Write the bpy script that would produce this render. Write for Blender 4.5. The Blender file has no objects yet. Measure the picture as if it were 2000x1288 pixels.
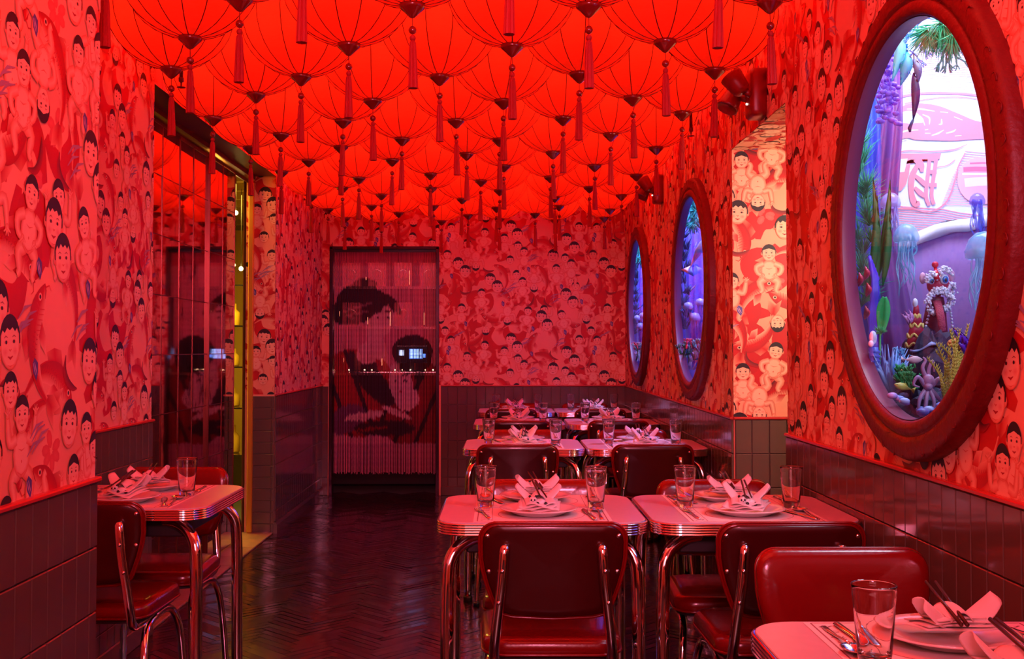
import bpy, math, random
import numpy as np
from mathutils import Vector, Matrix, Euler
R = math.radians
PI = math.pi
random.seed(7)
SC = bpy.context.scene
COL = SC.collection

# ------------------------------------------------------------------ camera
EYE = 1.25
F = 2150.0                                   # focal length in pixels of the 2000 px wide frame
cam_data = bpy.data.cameras.new('camera')
cam_data.sensor_width = 36.0
cam_data.lens = F / 2000 * 36.0
cam_data.clip_start = 0.05
cam_data.clip_end = 60
PITCH = 1.8
cam_data.shift_x = 0.009
cam_data.shift_y = (644 + F * math.tan(R(PITCH)) - 682) / -2000.0
cam = bpy.data.objects.new('camera', cam_data)
COL.objects.link(cam)
cam.location = (0, 0, EYE)
cam.rotation_euler = (R(90 + PITCH), 0, 0)
SC.camera = cam

# ------------------------------------------------------------------ world and exposure
world = bpy.data.worlds.new('world')
SC.world = world
world.use_nodes = True
world.node_tree.nodes['Background'].inputs[0].default_value = (0.02, 0.004, 0.006, 1)
world.node_tree.nodes['Background'].inputs[1].default_value = 0.3
SC.view_settings.view_transform = 'Standard'
SC.view_settings.look = 'None'
SC.view_settings.gamma = 1.0
SC.view_settings.use_curve_mapping = False
SC.view_settings.exposure = 0.36
SC.cycles.use_denoising = True
SC.cycles.max_bounces = 9
SC.cycles.diffuse_bounces = 3
SC.cycles.glossy_bounces = 4
SC.cycles.transmission_bounces = 7
SC.cycles.transparent_max_bounces = 12
SC.cycles.caustics_reflective = False
SC.cycles.caustics_refractive = False
SC.cycles.sample_clamp_indirect = 4.0


def area(name, loc, rot, size, color, power, sy=None, spread=None):
    l = bpy.data.lights.new(name, 'AREA')
    l.energy = power
    l.color = color
    l.size = size
    if sy:
        l.shape = 'RECTANGLE'
        l.size_y = sy
    if spread:
        l.spread = R(spread)
    o = bpy.data.objects.new(name, l)
    COL.objects.link(o)
    o.location = loc
    o.rotation_euler = [R(a) for a in rot]
    return o


def point(name, loc, color, power, rad=0.03):
    l = bpy.data.lights.new(name, 'POINT')
    l.energy = power
    l.color = color
    l.shadow_soft_size = rad
    o = bpy.data.objects.new(name, l)
    COL.objects.link(o)
    o.location = loc
    return o


# red strips on the ceiling above the lanterns
for k, y in enumerate((1.6, 4.2, 6.8)):
    area('ceiling_strip_light', (-0.2, y + .6, 2.93), (0, 0, 0), 2.2, (1, .060, .035), 36, sy=2.3)
# the lit front of the restaurant behind the camera, plus an added fill
area('front_room_light', (0.0, -0.9, 1.75), (88, 0, 0), 1.8, (1, .28, .32), 14, sy=1.0)
area('front_room_spot', (0.1, -0.7, 2.2), (84, 0, 0), .5, (1, .20, .36), 12, sy=0.5, spread=64)  # unseen fill added to make the back wall brighter and pinker
# warm lamp hidden in the side recess
area('recess_lamp', (1.62, 4.25, 1.75), (80, 0, 0), 0.3, (1, .86, .70), 6.6, sy=0.4)
# yellow light of the passage behind the sliding mirror doors
area('passage_light', (-2.3, 8.6, 2.5), (0, 0, 0), 0.8, (1, .72, .10), 95, sy=2.2)
point('passage_door_light', (-1.9, 7.30, 2.2), (1, .45, .05), 1.8, .05)  # added light that brightens the gold post

# ------------------------------------------------------------------ colours and materials
def lin(c):
    return tuple((x / 12.92 if x <= .04045 else ((x + .055) / 1.055) ** 2.4) for x in c)


def hexc(r, g, b):
    return lin((r / 255., g / 255., b / 255.))


MATS = {}


def mat(name, base=(.5, .5, .5), rough=.5, metal=0.0, coat=0.0, emit=None, estr=0.0, spec=None, noise=0.0, nscale=20.0,
        bump=0.0, bscale=60.0, attr=False, trans=0.0, ior=None, sheen=0.0, alpha=None):
    if name in MATS:
        return MATS[name]
    m = bpy.data.materials.new(name)
    m.use_nodes = True
    nt = m.node_tree
    b = nt.nodes['Principled BSDF']
    b.inputs['Base Color'].default_value = (*base, 1)
    b.inputs['Roughness'].default_value = rough
    b.inputs['Metallic'].default_value = metal
    b.inputs['Coat Weight'].default_value = coat
    b.inputs['Coat Roughness'].default_value = .08
    if spec is not None:
        b.inputs['Specular IOR Level'].default_value = spec
    if trans:
        b.inputs['Transmission Weight'].default_value = trans
    if ior:
        b.inputs['IOR'].default_value = ior
    if sheen:
        b.inputs['Sheen Weight'].default_value = sheen
    if emit is not None:
        b.inputs['Emission Color'].default_value = (*emit, 1)
        b.inputs['Emission Strength'].default_value = estr
    src = None
    if attr:
        a = nt.nodes.new('ShaderNodeVertexColor')
        a.layer_name = 'Col'
        src = a.outputs['Color']
        nt.links.new(src, b.inputs['Base Color'])
        if emit == 'attr' or (emit is not None and estr and attr == 'emit'):
            nt.links.new(src, b.inputs['Emission Color'])
    if noise:
        tc = nt.nodes.new('ShaderNodeTexCoord')
        n = nt.nodes.new('ShaderNodeTexNoise')
        n.inputs['Scale'].default_value = nscale
        n.inputs['Detail'].default_value = 4
        nt.links.new(tc.outputs['Object'], n.inputs['Vector'])
        mp = nt.nodes.new('ShaderNodeMapRange')
        mp.inputs['From Min'].default_value = .25
        mp.inputs['From Max'].default_value = .75
        mp.inputs['To Min'].default_value = 1 - noise
        mp.inputs['To Max'].default_value = 1 + noise
        nt.links.new(n.outputs['Fac'], mp.inputs['Value'])
        mx = nt.nodes.new('ShaderNodeVectorMath')
        mx.operation = 'SCALE'
        if src is not None:
            nt.links.new(src, mx.inputs[0])
        else:
            mx.inputs[0].default_value = base
        nt.links.new(mp.outputs['Result'], mx.inputs['Scale'])
        nt.links.new(mx.outputs['Vector'], b.inputs['Base Color'])
    if bump:
        tc = nt.nodes.new('ShaderNodeTexCoord')
        n = nt.nodes.new('ShaderNodeTexNoise')
        n.inputs['Scale'].default_value = bscale
        n.inputs['Detail'].default_value = 3
        nt.links.new(tc.outputs['Object'], n.inputs['Vector'])
        bp = nt.nodes.new('ShaderNodeBump')
        bp.inputs['Strength'].default_value = bump
        bp.inputs['Distance'].default_value = .01
        nt.links.new(n.outputs['Fac'], bp.inputs['Height'])
        nt.links.new(bp.outputs['Normal'], b.inputs['Normal'])
    MATS[name] = m
    return m


def thin_glass(name, tint=(1, 1, 1), rough=.02, refl=1.0):
    m = bpy.data.materials.new(name)
    m.use_nodes = True
    nt = m.node_tree
    nt.nodes.clear()
    out = nt.nodes.new('ShaderNodeOutputMaterial')
    mix = nt.nodes.new('ShaderNodeMixShader')
    t = nt.nodes.new('ShaderNodeBsdfTransparent')
    t.inputs[0].default_value = (*tint, 1)
    g = nt.nodes.new('ShaderNodeBsdfGlossy')
    g.inputs['Roughness'].default_value = rough
    f = nt.nodes.new('ShaderNodeFresnel')
    f.inputs[0].default_value = 1.45
    ml = nt.nodes.new('ShaderNodeMath')
    ml.operation = 'MULTIPLY'
    ml.inputs[1].default_value = refl
    nt.links.new(f.outputs[0], ml.inputs[0])
    nt.links.new(ml.outputs[0], mix.inputs[0])
    nt.links.new(t.outputs[0], mix.inputs[1])
    nt.links.new(g.outputs[0], mix.inputs[2])
    nt.links.new(mix.outputs[0], out.inputs[0])
    MATS[name] = m
    return m


def silk_material():
    m = bpy.data.materials.new('lantern_silk')
    m.use_nodes = True
    nt = m.node_tree
    nt.nodes.clear()
    out = nt.nodes.new('ShaderNodeOutputMaterial')
    tc = nt.nodes.new('ShaderNodeTexCoord')
    mpn = nt.nodes.new('ShaderNodeMapping')
    mpn.inputs['Scale'].default_value = (40, 40, 260)
    n = nt.nodes.new('ShaderNodeTexNoise')
    n.inputs['Scale'].default_value = 1.0
    nt.links.new(tc.outputs['Object'], mpn.inputs[0])
    nt.links.new(mpn.outputs[0], n.inputs['Vector'])
    ramp = nt.nodes.new('ShaderNodeMapRange')
    ramp.inputs['To Min'].default_value = .82
    ramp.inputs['To Max'].default_value = 1.12
    nt.links.new(n.outputs['Fac'], ramp.inputs['Value'])
    d = nt.nodes.new('ShaderNodeBsdfDiffuse')
    d.inputs[0].default_value = (.75, .018, .012, 1)
    t = nt.nodes.new('ShaderNodeBsdfTranslucent')
    t.inputs[0].default_value = (.95, .14, .06, 1)
    mx = nt.nodes.new('ShaderNodeMixShader')
    mx.inputs[0].default_value = .62
    nt.links.new(d.outputs[0], mx.inputs[1])
    nt.links.new(t.outputs[0], mx.inputs[2])
    # shade painted into the translucent colour: darker towards the bottom cap
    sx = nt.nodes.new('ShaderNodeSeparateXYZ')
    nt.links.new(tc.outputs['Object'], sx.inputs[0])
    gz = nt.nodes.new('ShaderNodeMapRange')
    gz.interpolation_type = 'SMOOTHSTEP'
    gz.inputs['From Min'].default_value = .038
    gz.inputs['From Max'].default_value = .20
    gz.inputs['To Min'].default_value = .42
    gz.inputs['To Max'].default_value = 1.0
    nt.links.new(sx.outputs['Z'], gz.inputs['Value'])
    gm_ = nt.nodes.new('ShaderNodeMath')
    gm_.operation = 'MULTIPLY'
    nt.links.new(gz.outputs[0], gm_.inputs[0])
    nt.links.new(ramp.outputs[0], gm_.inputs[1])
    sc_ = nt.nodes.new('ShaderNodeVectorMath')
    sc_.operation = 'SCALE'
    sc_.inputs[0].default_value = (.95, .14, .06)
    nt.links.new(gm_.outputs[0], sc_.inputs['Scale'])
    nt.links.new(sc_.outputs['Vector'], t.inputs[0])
    e = nt.nodes.new('ShaderNodeEmission')
    e.inputs[0].default_value = (1, .006, .002, 1)
    ml = nt.nodes.new('ShaderNodeMath')
    ml.operation = 'MULTIPLY'
    ml.inputs[1].default_value = LANTERN_GLOW
    nt.links.new(ramp.outputs[0], ml.inputs[0])
    nt.links.new(ml.outputs[0], e.inputs[1])
    ad = nt.nodes.new('ShaderNodeAddShader')
    nt.links.new(mx.outputs[0], ad.inputs[0])
    nt.links.new(e.outputs[0], ad.inputs[1])
    nt.links.new(ad.outputs[0], out.inputs[0])
    MATS['silk'] = m
    return m


LANTERN_GLOW = 0.03
LAMP_W = 4.0
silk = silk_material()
M_paper = mat('wallpaper_print', rough=.55, attr=True, noise=.05, nscale=6)
M_paperplain = mat('wallpaper_plain', base=hexc(248, 178, 140), rough=.55, noise=.1, nscale=3)
M_tile = mat('glazed_tile', base=hexc(100, 92, 82), rough=.11, noise=.06, nscale=3, bump=.02, bscale=9)
M_grout = mat('grout', base=hexc(128, 112, 98), rough=.8)
M_trim = mat('trim_enamel', base=hexc(190, 60, 60), rough=.22)
M_chrome = mat('chrome', base=(.86, .86, .88), rough=.07, metal=1)
M_steel = mat('cutlery_steel', base=(.75, .75, .77), rough=.14, metal=1)
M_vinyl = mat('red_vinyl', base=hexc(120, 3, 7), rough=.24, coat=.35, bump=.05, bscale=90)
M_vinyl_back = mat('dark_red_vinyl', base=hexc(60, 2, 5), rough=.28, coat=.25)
M_lam = mat('table_laminate', base=hexc(214, 186, 196), rough=.28, noise=.04, nscale=40)
M_black = mat('black_paint', base=(.006, .005, .006), rough=.35)
M_dark = mat('dark_underside', base=(.015, .008, .01), rough=.6)
M_cloth = mat('napkin_cotton', base=hexc(235, 214, 210), rough=.85, sheen=.2)
M_china = mat('white_china', base=hexc(240, 232, 228), rough=.12, coat=.3)
M_mat = mat('paper_placemat', base=hexc(240, 222, 216), rough=.7)
M_ink = mat('placemat_ink', base=hexc(150, 90, 96), rough=.7)
M_glass = mat('drinking_glass', base=(1, 1, 1), rough=.0, trans=1.0, ior=1.45)
M_lacquer = mat('lantern_lacquer', base=hexc(120, 18, 14), rough=.18, coat=.6)
M_tassel = mat('tassel_thread', base=hexc(156, 7, 7), rough=.75)
M_cord = mat('lantern_cord', base=hexc(90, 8, 8), rough=.7)
M_rib = mat('lantern_rib', base=hexc(60, 2, 2), rough=.7)
M_bamboo = mat('chopstick_wood', base=hexc(60, 26, 22), rough=.3)
M_ceil = mat('ceiling_paint', base=hexc(200, 60, 50), rough=.7)
M_brass = mat('brass', base=hexc(230, 180, 60), rough=.38, metal=.6)
M_framered = mat('carved_red_frame', base=hexc(104, 8, 12), rough=.5, bump=.35, bscale=40)
M_soffit = mat('dark_soffit', base=hexc(60, 14, 30), rough=.4)


# ------------------------------------------------------------------ mesh helpers
class MB:
    def __init__(s):
        s.v = []
        s.f = []
        s.c = []
        s.m = []
        s.sm = []

    def add(s, vs, fs, col=None, mi=0, smooth=False):
        o = len(s.v)
        s.v.extend([tuple(p) for p in vs])
        for f in fs:
            s.f.append(tuple(o + i for i in f))
            s.m.append(mi)
            s.sm.append(smooth)
        if col is not None:
            if len(col) == len(vs) and hasattr(col[0], '__len__'):
                s.c.extend([tuple(c) for c in col])
            else:
                s.c.extend([tuple(col)] * len(vs))
        return s

    def box(s, x0, x1, y0, y1, z0, z1, M=None, mi=0, col=None, ch=0):
        if ch:
            cx, cy, cz = (x0 + x1) / 2, (y0 + y1) / 2, (z0 + z1) / 2
            hx, hy, hz = (x1 - x0) / 2, (y1 - y0) / 2, (z1 - z0) / 2
            vs, fs = [], []
            idx = {}
            for sx in (-1, 1):
                for sy in (-1, 1):
                    for sz in (-1, 1):
                        for ax in range(3):
                            h = [hx - ch, hy - ch, hz - ch]
                            h[ax] += ch
                            idx[(sx, sy, sz, ax)] = len(vs)
                            vs.append(Vector((cx + sx * h[0], cy + sy * h[1], cz + sz * h[2])))
            q = [(-1, -1), (1, -1), (1, 1), (-1, 1)]
            for sg in (-1, 1):
                fs.append([idx[(sg, a, b, 0)] for a, b in (q if sg > 0 else q[::-1])])
                fs.append([idx[(a, sg, b, 1)] for a, b in (q[::-1] if sg > 0 else q)])
                fs.append([idx[(a, b, sg, 2)] for a, b in (q if sg > 0 else q[::-1])])
            for a in (-1, 1):
                for b in (-1, 1):
                    fs.append([idx[(-1, a, b, 1)], idx[(1, a, b, 1)], idx[(1, a, b, 2)], idx[(-1, a, b, 2)]])
                    fs.append([idx[(a, -1, b, 0)], idx[(a, 1, b, 0)], idx[(a, 1, b, 2)], idx[(a, -1, b, 2)]])
                    fs.append([idx[(a, b, -1, 0)], idx[(a, b, 1, 0)], idx[(a, b, 1, 1)], idx[(a, b, -1, 1)]])
                    for c in (-1, 1):
                        fs.append([idx[(a, b, c, 0)], idx[(a, b, c, 1)], idx[(a, b, c, 2)]])
        else:
            vs = [Vector(p) for p in ((x0, y0, z0), (x1, y0, z0), (x1, y1, z0), (x0, y1, z0), (x0, y0, z1), (x1, y0, z1), (x1, y1, z1), (x0, y1, z1))]
            fs = [(3, 2, 1, 0), (4, 5, 6, 7), (0, 1, 5, 4), (1, 2, 6, 5), (2, 3, 7, 6), (3, 0, 4, 7)]
        if M is not None:
            vs = [M @ p for p in vs]
        return s.add(vs, fs, col, mi)

    def tube(s, pts, r, n=8, mi=0, caps=True, col=None, smooth=True, flat=None, M=None):
        pts = [Vector(p) for p in pts]
        rs = r if hasattr(r, '__len__') else [r] * len(pts)
        rings = []
        t0 = (pts[1] - pts[0]).normalized()
        a = Vector((0, 0, 1)) if abs(t0.z) < .9 else Vector((1, 0, 0))
        nrm = t0.cross(a).normalized()
        for i, p in enumerate(pts):
            if i == 0:
                t = t0
            elif i == len(pts) - 1:
                t = (pts[i] - pts[i - 1]).normalized()
            else:
                t = ((pts[i + 1] - pts[i]).normalized() + (pts[i] - pts[i - 1]).normalized())
                t = t.normalized() if t.length > 1e-9 else t0
            nrm = (nrm - t * nrm.dot(t))
            nrm = nrm.normalized() if nrm.length > 1e-9 else t.orthogonal().normalized()
            b = t.cross(nrm)
            fx, fy = flat if flat else (1, 1)
            rings.append([p + (nrm * math.cos(k * 2 * PI / n) * fx + b * math.sin(k * 2 * PI / n) * fy) * rs[i] for k in range(n)])
        return s.loft(rings, mi=mi, cap=caps, col=col, smooth=smooth, M=M)

    def loft(s, rings, mi=0, cap=True, col=None, smooth=True, M=None, close=True):
        n = len(rings[0])
        vs = [Vector(p) for r_ in rings for p in r_]
        if M is not None:
            vs = [M @ p for p in vs]
        fs = []
        for i in range(len(rings) - 1):
            for k in range(n if close else n - 1):
                a, b = i * n + k, i * n + (k + 1) % n
                fs.append((a, b, b + n, a + n))
        if cap:
            fs.append(tuple(range(n - 1, -1, -1)))
            fs.append(tuple(range((len(rings) - 1) * n, len(rings) * n)))
        cc = None
        if col is not None:
            if hasattr(col[0], '__len__'):
                cc = [c for c in col for _ in range(n)]
            else:
                cc = col
        return s.add(vs, fs, cc, mi, smooth)

    def lathe(s, prof, n=24, c=(0, 0, 0), mi=0, cap=False, col=None, smooth=True, M=None, sx=1, sy=1):
        rings = [[(c[0] + r * sx * math.cos(k * 2 * PI / n), c[1] + r * sy * math.sin(k * 2 * PI / n), c[2] + z) for k in range(n)] for r, z in prof]
        return s.loft(rings, mi=mi, cap=cap, col=col, smooth=smooth, M=M)

    def ball(s, c, rx, ry=None, rz=None, n=12, m=8, mi=0, col=None, M=None):
        ry = ry or rx
        rz = rz or rx
        rings = []
        for i in range(m + 1):
            a = -PI / 2 + PI * i / m
            q = max(math.cos(a), .01)
            rings.append([(c[0] + rx * q * math.cos(k * 2 * PI / n), c[1] + ry * q * math.sin(k * 2 * PI / n), c[2] + rz * math.sin(a)) for k in range(n)])
        return s.loft(rings, mi=mi, cap=True, col=col, smooth=True, M=M)

    def mesh(s, name, mats):
        me = bpy.data.meshes.new(name)
        me.from_pydata(s.v, [], s.f)
        for mm in (mats if isinstance(mats, (list, tuple)) else [mats]):
            me.materials.append(mm)
        me.polygons.foreach_set('use_smooth', s.sm)
        me.polygons.foreach_set('material_index', s.m)
        if s.c and len(s.c) == len(s.v):
            ca = me.color_attributes.new('Col', 'FLOAT_COLOR', 'POINT')
            arr = np.ones((len(s.c), 4), dtype=np.float32)
            arr[:, :3] = np.array(s.c, dtype=np.float32)
            ca.data.foreach_set('color', arr.ravel())
        me.update()
        return me

    def build(s, name, mats, parent=None, loc=None, rot=None):
        o = bpy.data.objects.new(name, s.mesh(name, mats))
        COL.objects.link(o)
        if parent is not None:
            o.parent = parent
        if loc is not None:
            o.location = loc
        if rot is not None:
            o.rotation_euler = rot
        return o


def tag(o, label=None, cat=None, group=None, kind=None):
    if label:
        o['label'] = label
    if cat:
        o['category'] = cat
    if group:
        o['group'] = group
    if kind:
        o['kind'] = kind
    return o


def empty(name, loc=(0, 0, 0), rz=0, label=None, cat=None, group=None):
    o = bpy.data.objects.new(name, None)
    o.empty_display_size = .1
    COL.objects.link(o)
    o.location = loc
    o.rotation_euler = (0, 0, rz)
    tag(o, label, cat, group)
    return o


def kids(o):
    return [c for c in KID.get(o.name, [])]


def copy_tree(o, parent=None):
    c = o.copy()
    COL.objects.link(c)
    if parent is not None:
        c.parent = parent
    for ch in list(o.children):
        copy_tree(ch, c)
    return c


def struct(o, label=None):
    o['kind'] = 'structure'
    if label:
        o['label'] = label
    return o


def bez(p, n=8):
    """Smooth a polyline with Catmull-Rom."""
    P = [Vector(q) for q in p]
    P = [P[0] * 2 - P[1]] + P + [P[-1] * 2 - P[-2]]
    out = []
    for i in range(1, len(P) - 2):
        for k in range(n):
            t = k / n
            out.append(.5 * ((2 * P[i]) + (P[i + 1] - P[i - 1]) * t + (2 * P[i - 1] - 5 * P[i] + 4 * P[i + 1] - P[i + 2]) * t * t
                             + (3 * P[i] - P[i - 1] - 3 * P[i + 1] + P[i + 2]) * t ** 3))
    out.append(P[-2])
    return out


def rrect(hx, hy, r, n=6):
    o = []
    for cx, cy, a0 in ((hx - r, hy - r, 0), (-hx + r, hy - r, 90), (-hx + r, -hy + r, 180), (hx - r, -hy + r, 270)):
        for k in range(n + 1):
            a = R(a0 + 90 * k / n)
            o.append((cx + r * math.cos(a), cy + r * math.sin(a)))
    return o
# ------------------------------------------------------------------ printed wallpaper: flat coloured shapes
SKIN = hexc(250, 190, 152)
SKIN_HI = hexc(252, 206, 168)
SKIN_ED = hexc(230, 122, 92)
REDP = hexc(204, 22, 28)
REDD = hexc(176, 22, 28)
HAIR = hexc(34, 22, 34)
PAPER = hexc(248, 176, 138)
BROWN = hexc(92, 32, 40)
BLUE = hexc(84, 88, 170)
GREYB = hexc(170, 140, 170)
PINK = hexc(232, 110, 100)


def mixc(a, b, t):
    return tuple(x * (1 - t) + y * t for x, y in zip(a, b))


class Print:
    """An ordered list of flat shapes: (points, triangles, colours)."""
    def __init__(s):
        s.sh = []

    def ell(s, cx, cy, rx, ry, c0, c1=None, rot=0.0, n=14, T=None, mid=None):
        c1 = c1 or c0
        ca, sa = math.cos(rot), math.sin(rot)
        pts, cols, tris = [(cx, cy)], [c0], []
        if mid:
            for k in range(n):
                a = 2 * PI * k / n
                x, y = rx * mid * math.cos(a), ry * mid * math.sin(a)
                pts.append((cx + x * ca - y * sa, cy + x * sa + y * ca))
                cols.append(c0)
        for k in range(n):
            a = 2 * PI * k / n
            x, y = rx * math.cos(a), ry * math.sin(a)
            pts.append((cx + x * ca - y * sa, cy + x * sa + y * ca))
            cols.append(c1)
        for k in range(n):
            tris.append((0, 1 + k, 1 + (k + 1) % n))
            if mid:
                a, b = 1 + k, 1 + (k + 1) % n
                tris += [(a, a + n, b + n), (a, b + n, b)]
        s.put(pts, tris, cols, T)

    def poly(s, P, col, T=None, fan=None):
        """Star-shaped polygon fan about its centroid."""
        c = fan or (sum(p[0] for p in P) / len(P), sum(p[1] for p in P) / len(P))
        pts = [c] + list(P)
        n = len(P)
        cc = col if hasattr(col[0], '__len__') else [col] * (n + 1)
        s.put(pts, [(0, 1 + k, 1 + (k + 1) % n) for k in range(n)], cc, T)

    def rib(s, P, W, cl, cr=None, T=None, cm=None, sm=0):
        if sm:
            Q = bez([(p[0], p[1], w) for p, w in zip(P, W)], sm)
            P = [(q[0], q[1]) for q in Q]
            W = [q[2] for q in Q]
        cr = cr or cl
        cm = cm or mixc(cl, cr, .5)
        pts, cols, tris = [], [], []
        for i, (p, w) in enumerate(zip(P, W)):
            a = P[max(i - 1, 0)]
            b = P[min(i + 1, len(P) - 1)]
            dx, dy = b[0] - a[0], b[1] - a[1]
            L = math.hypot(dx, dy) or 1
            nx, ny = -dy / L * w, dx / L * w
            pts += [(p[0] + nx, p[1] + ny), p, (p[0] - nx, p[1] - ny)]
            cols += [cl, cm, cr]
            if i:
                o = i * 3
                for j in (0, 1):
                    tris += [(o - 3 + j, o + j, o + j + 1), (o - 3 + j, o + j + 1, o - 2 + j)]
        s.put(pts, tris, cols, T)

    def put(s, pts, tris, cols, T):
        P = np.array(pts, dtype=float)
        if T is not None:
            x, y, sc, rot, fl = T
            P = P * sc
            if fl:
                P[:, 0] *= -1
            ca, sa = math.cos(rot), math.sin(rot)
            P = np.stack([x + P[:, 0] * ca - P[:, 1] * sa, y + P[:, 0] * sa + P[:, 1] * ca], 1)
        s.sh.append((P, np.array(tris), np.array(cols, dtype=float)))

    def layers(s, W=None, H=None):
        bb = [(q[0][:, 0].min(), q[0][:, 0].max(), q[0][:, 1].min(), q[0][:, 1].max()) for q in s.sh]
        cell = {}
        L = []
        for i, b in enumerate(bb):
            best = 0
            keys = [(x, y) for x in range(int(b[0] // .06), int(b[1] // .06) + 1) for y in range(int(b[2] // .06), int(b[3] // .06) + 1)]
            for k in keys:
                k = (k[0] % 21, k[1] % 16) if W else k
                best = max(best, cell.get(k, 0))
            L.append(best)
            for k in keys:
                k = (k[0] % 21, k[1] % 16) if W else k
                cell[k] = best + 1
        return L


def head(P, T, big=False, seed=0):
    rnd = random.Random(seed)
    P.ell(-1.0, -.05, .2, .28, SKIN, SKIN_ED, T=T, n=8)
    P.ell(1.0, -.05, .2, .28, SKIN, SKIN_ED, T=T, n=8)
    P.ell(0, 0, 1.0, 1.22, SKIN_HI, SKIN_ED, T=T, n=18, mid=.82)
    P.ell(-.5, -.38, .34, .26, mixc(PINK, SKIN_HI, .35), SKIN_HI, T=T, n=8)
    P.ell(.5, -.38, .34, .26, mixc(PINK, SKIN_HI, .35), SKIN_HI, T=T, n=8)
    # hair cap: an arc over the skull with a ragged or rounded fringe
    n = 12
    outer, inner = [], []
    for k in range(n + 1):
        a = R(-8 + 196 * k / n)
        outer.append((1.06 * math.cos(a), .12 + 1.22 * math.sin(a)))
        t = k / n
        if big:
            q = .84 if (k % 2) else .62
            y = .50 + (.12 if k % 2 else -.08) * rnd.uniform(.6, 1.3)
        else:
            q = .9
            y = .50 + .05 * math.sin(k * 1.3)
        x = .97 * math.cos(a)
        if abs(x) > .86:
            inner.append((.93 * math.copysign(1, x), outer[-1][1] - .03 if k in (0, n) else max(outer[-1][1] - .25, .1)))
        else:
            inner.append((x, min(y + .16 * (1 - abs(x)), outer[-1][1] - .05)))
    pts = outer + inner
    m = n + 1
    tris = []
    for k in range(n):
        tris += [(k, k + 1, m + k + 1), (k, m + k + 1, m + k)]
    P.put(pts, tris, [HAIR] * len(pts), T)
    for sx in (-1, 1):
        P.rib([(sx * .22, .27), (sx * .42, .34), (sx * .6, .26)], [.012, .035, .012], mixc(BROWN, SKIN_ED, .4), T=T)
        P.ell(sx * .40, .06, .20, .085, hexc(248, 200, 172), SKIN_ED, T=T, n=8)
        P.ell(sx * .39, .06, .10, .095, HAIR, T=T, n=8)
    P.rib([(-.13, -.28), (0, -.35), (.13, -.28)], [.025, .045, .025], SKIN_ED, T=T)
    P.rib([(-.26, -.60), (0, -.70), (.26, -.60)], [.02, .07, .02], REDD, T=T)
    P.rib([(-.3, -1.0), (0, -1.06), (.3, -1.0)], [.01, .03, .01], SKIN_ED, T=T)


def baby(P, x, y, s, rot=0.0, fl=False, seed=0, body=True):
    T = (x, y, s, rot, fl)
    if body:
        rnd = random.Random(seed)
        up = rnd.random() > .4
        for sx in (-1, 1):                                     # legs
            P.rib([(sx * .5, -3.6), (sx * 1.3, -4.2), (sx * 1.0, -5.3), (sx * 1.3, -5.7)], [.6, .55, .38, .28], SKIN_ED, SKIN_ED, T=T, cm=SKIN_HI, sm=3)
        P.ell(0, -2.5, 1.25, 1.6, SKIN_HI, SKIN_ED, T=T, n=14, mid=.7)
        for sx in (-1, 1):                                     # arms
            if up:
                A = [(sx * .8, -1.5), (sx * 1.7, -1.7), (sx * 2.0, -.7), (sx * 2.1, .1)]
            else:
                A = [(sx * .8, -1.5), (sx * 1.8, -2.0), (sx * 1.6, -2.9), (sx * .9, -3.2)]
            P.rib(A, [.42, .42, .34, .24], SKIN_ED, SKIN_ED, T=T, cm=SKIN_HI, sm=3)
            ex, ey = A[-1]
            P.ell(ex, ey, .3, .3, SKIN_HI, SKIN_ED, T=T, n=8)
            for k in range(4):
                a = R(30 + 40 * k) if up else R(200 + 40 * k)
                P.rib([(ex, ey), (ex + .55 * math.cos(a), ey + .55 * math.sin(a))], [.12, .06], SKIN_ED, SKIN_ED, T=T, cm=SKIN_HI)
        P.ell(0, -3.0, .09, .12, SKIN_ED, T=T, n=6)
        P.rib([(-.5, -2.15), (0, -2.3), (.5, -2.15)], [.01, .05, .01], SKIN_ED, T=T)
        P.rib([(-.7, -3.6), (0, -3.9), (.7, -3.6)], [.01, .06, .01], SKIN_ED, T=T)
    head(P, T, big=not body, seed=seed)


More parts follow.
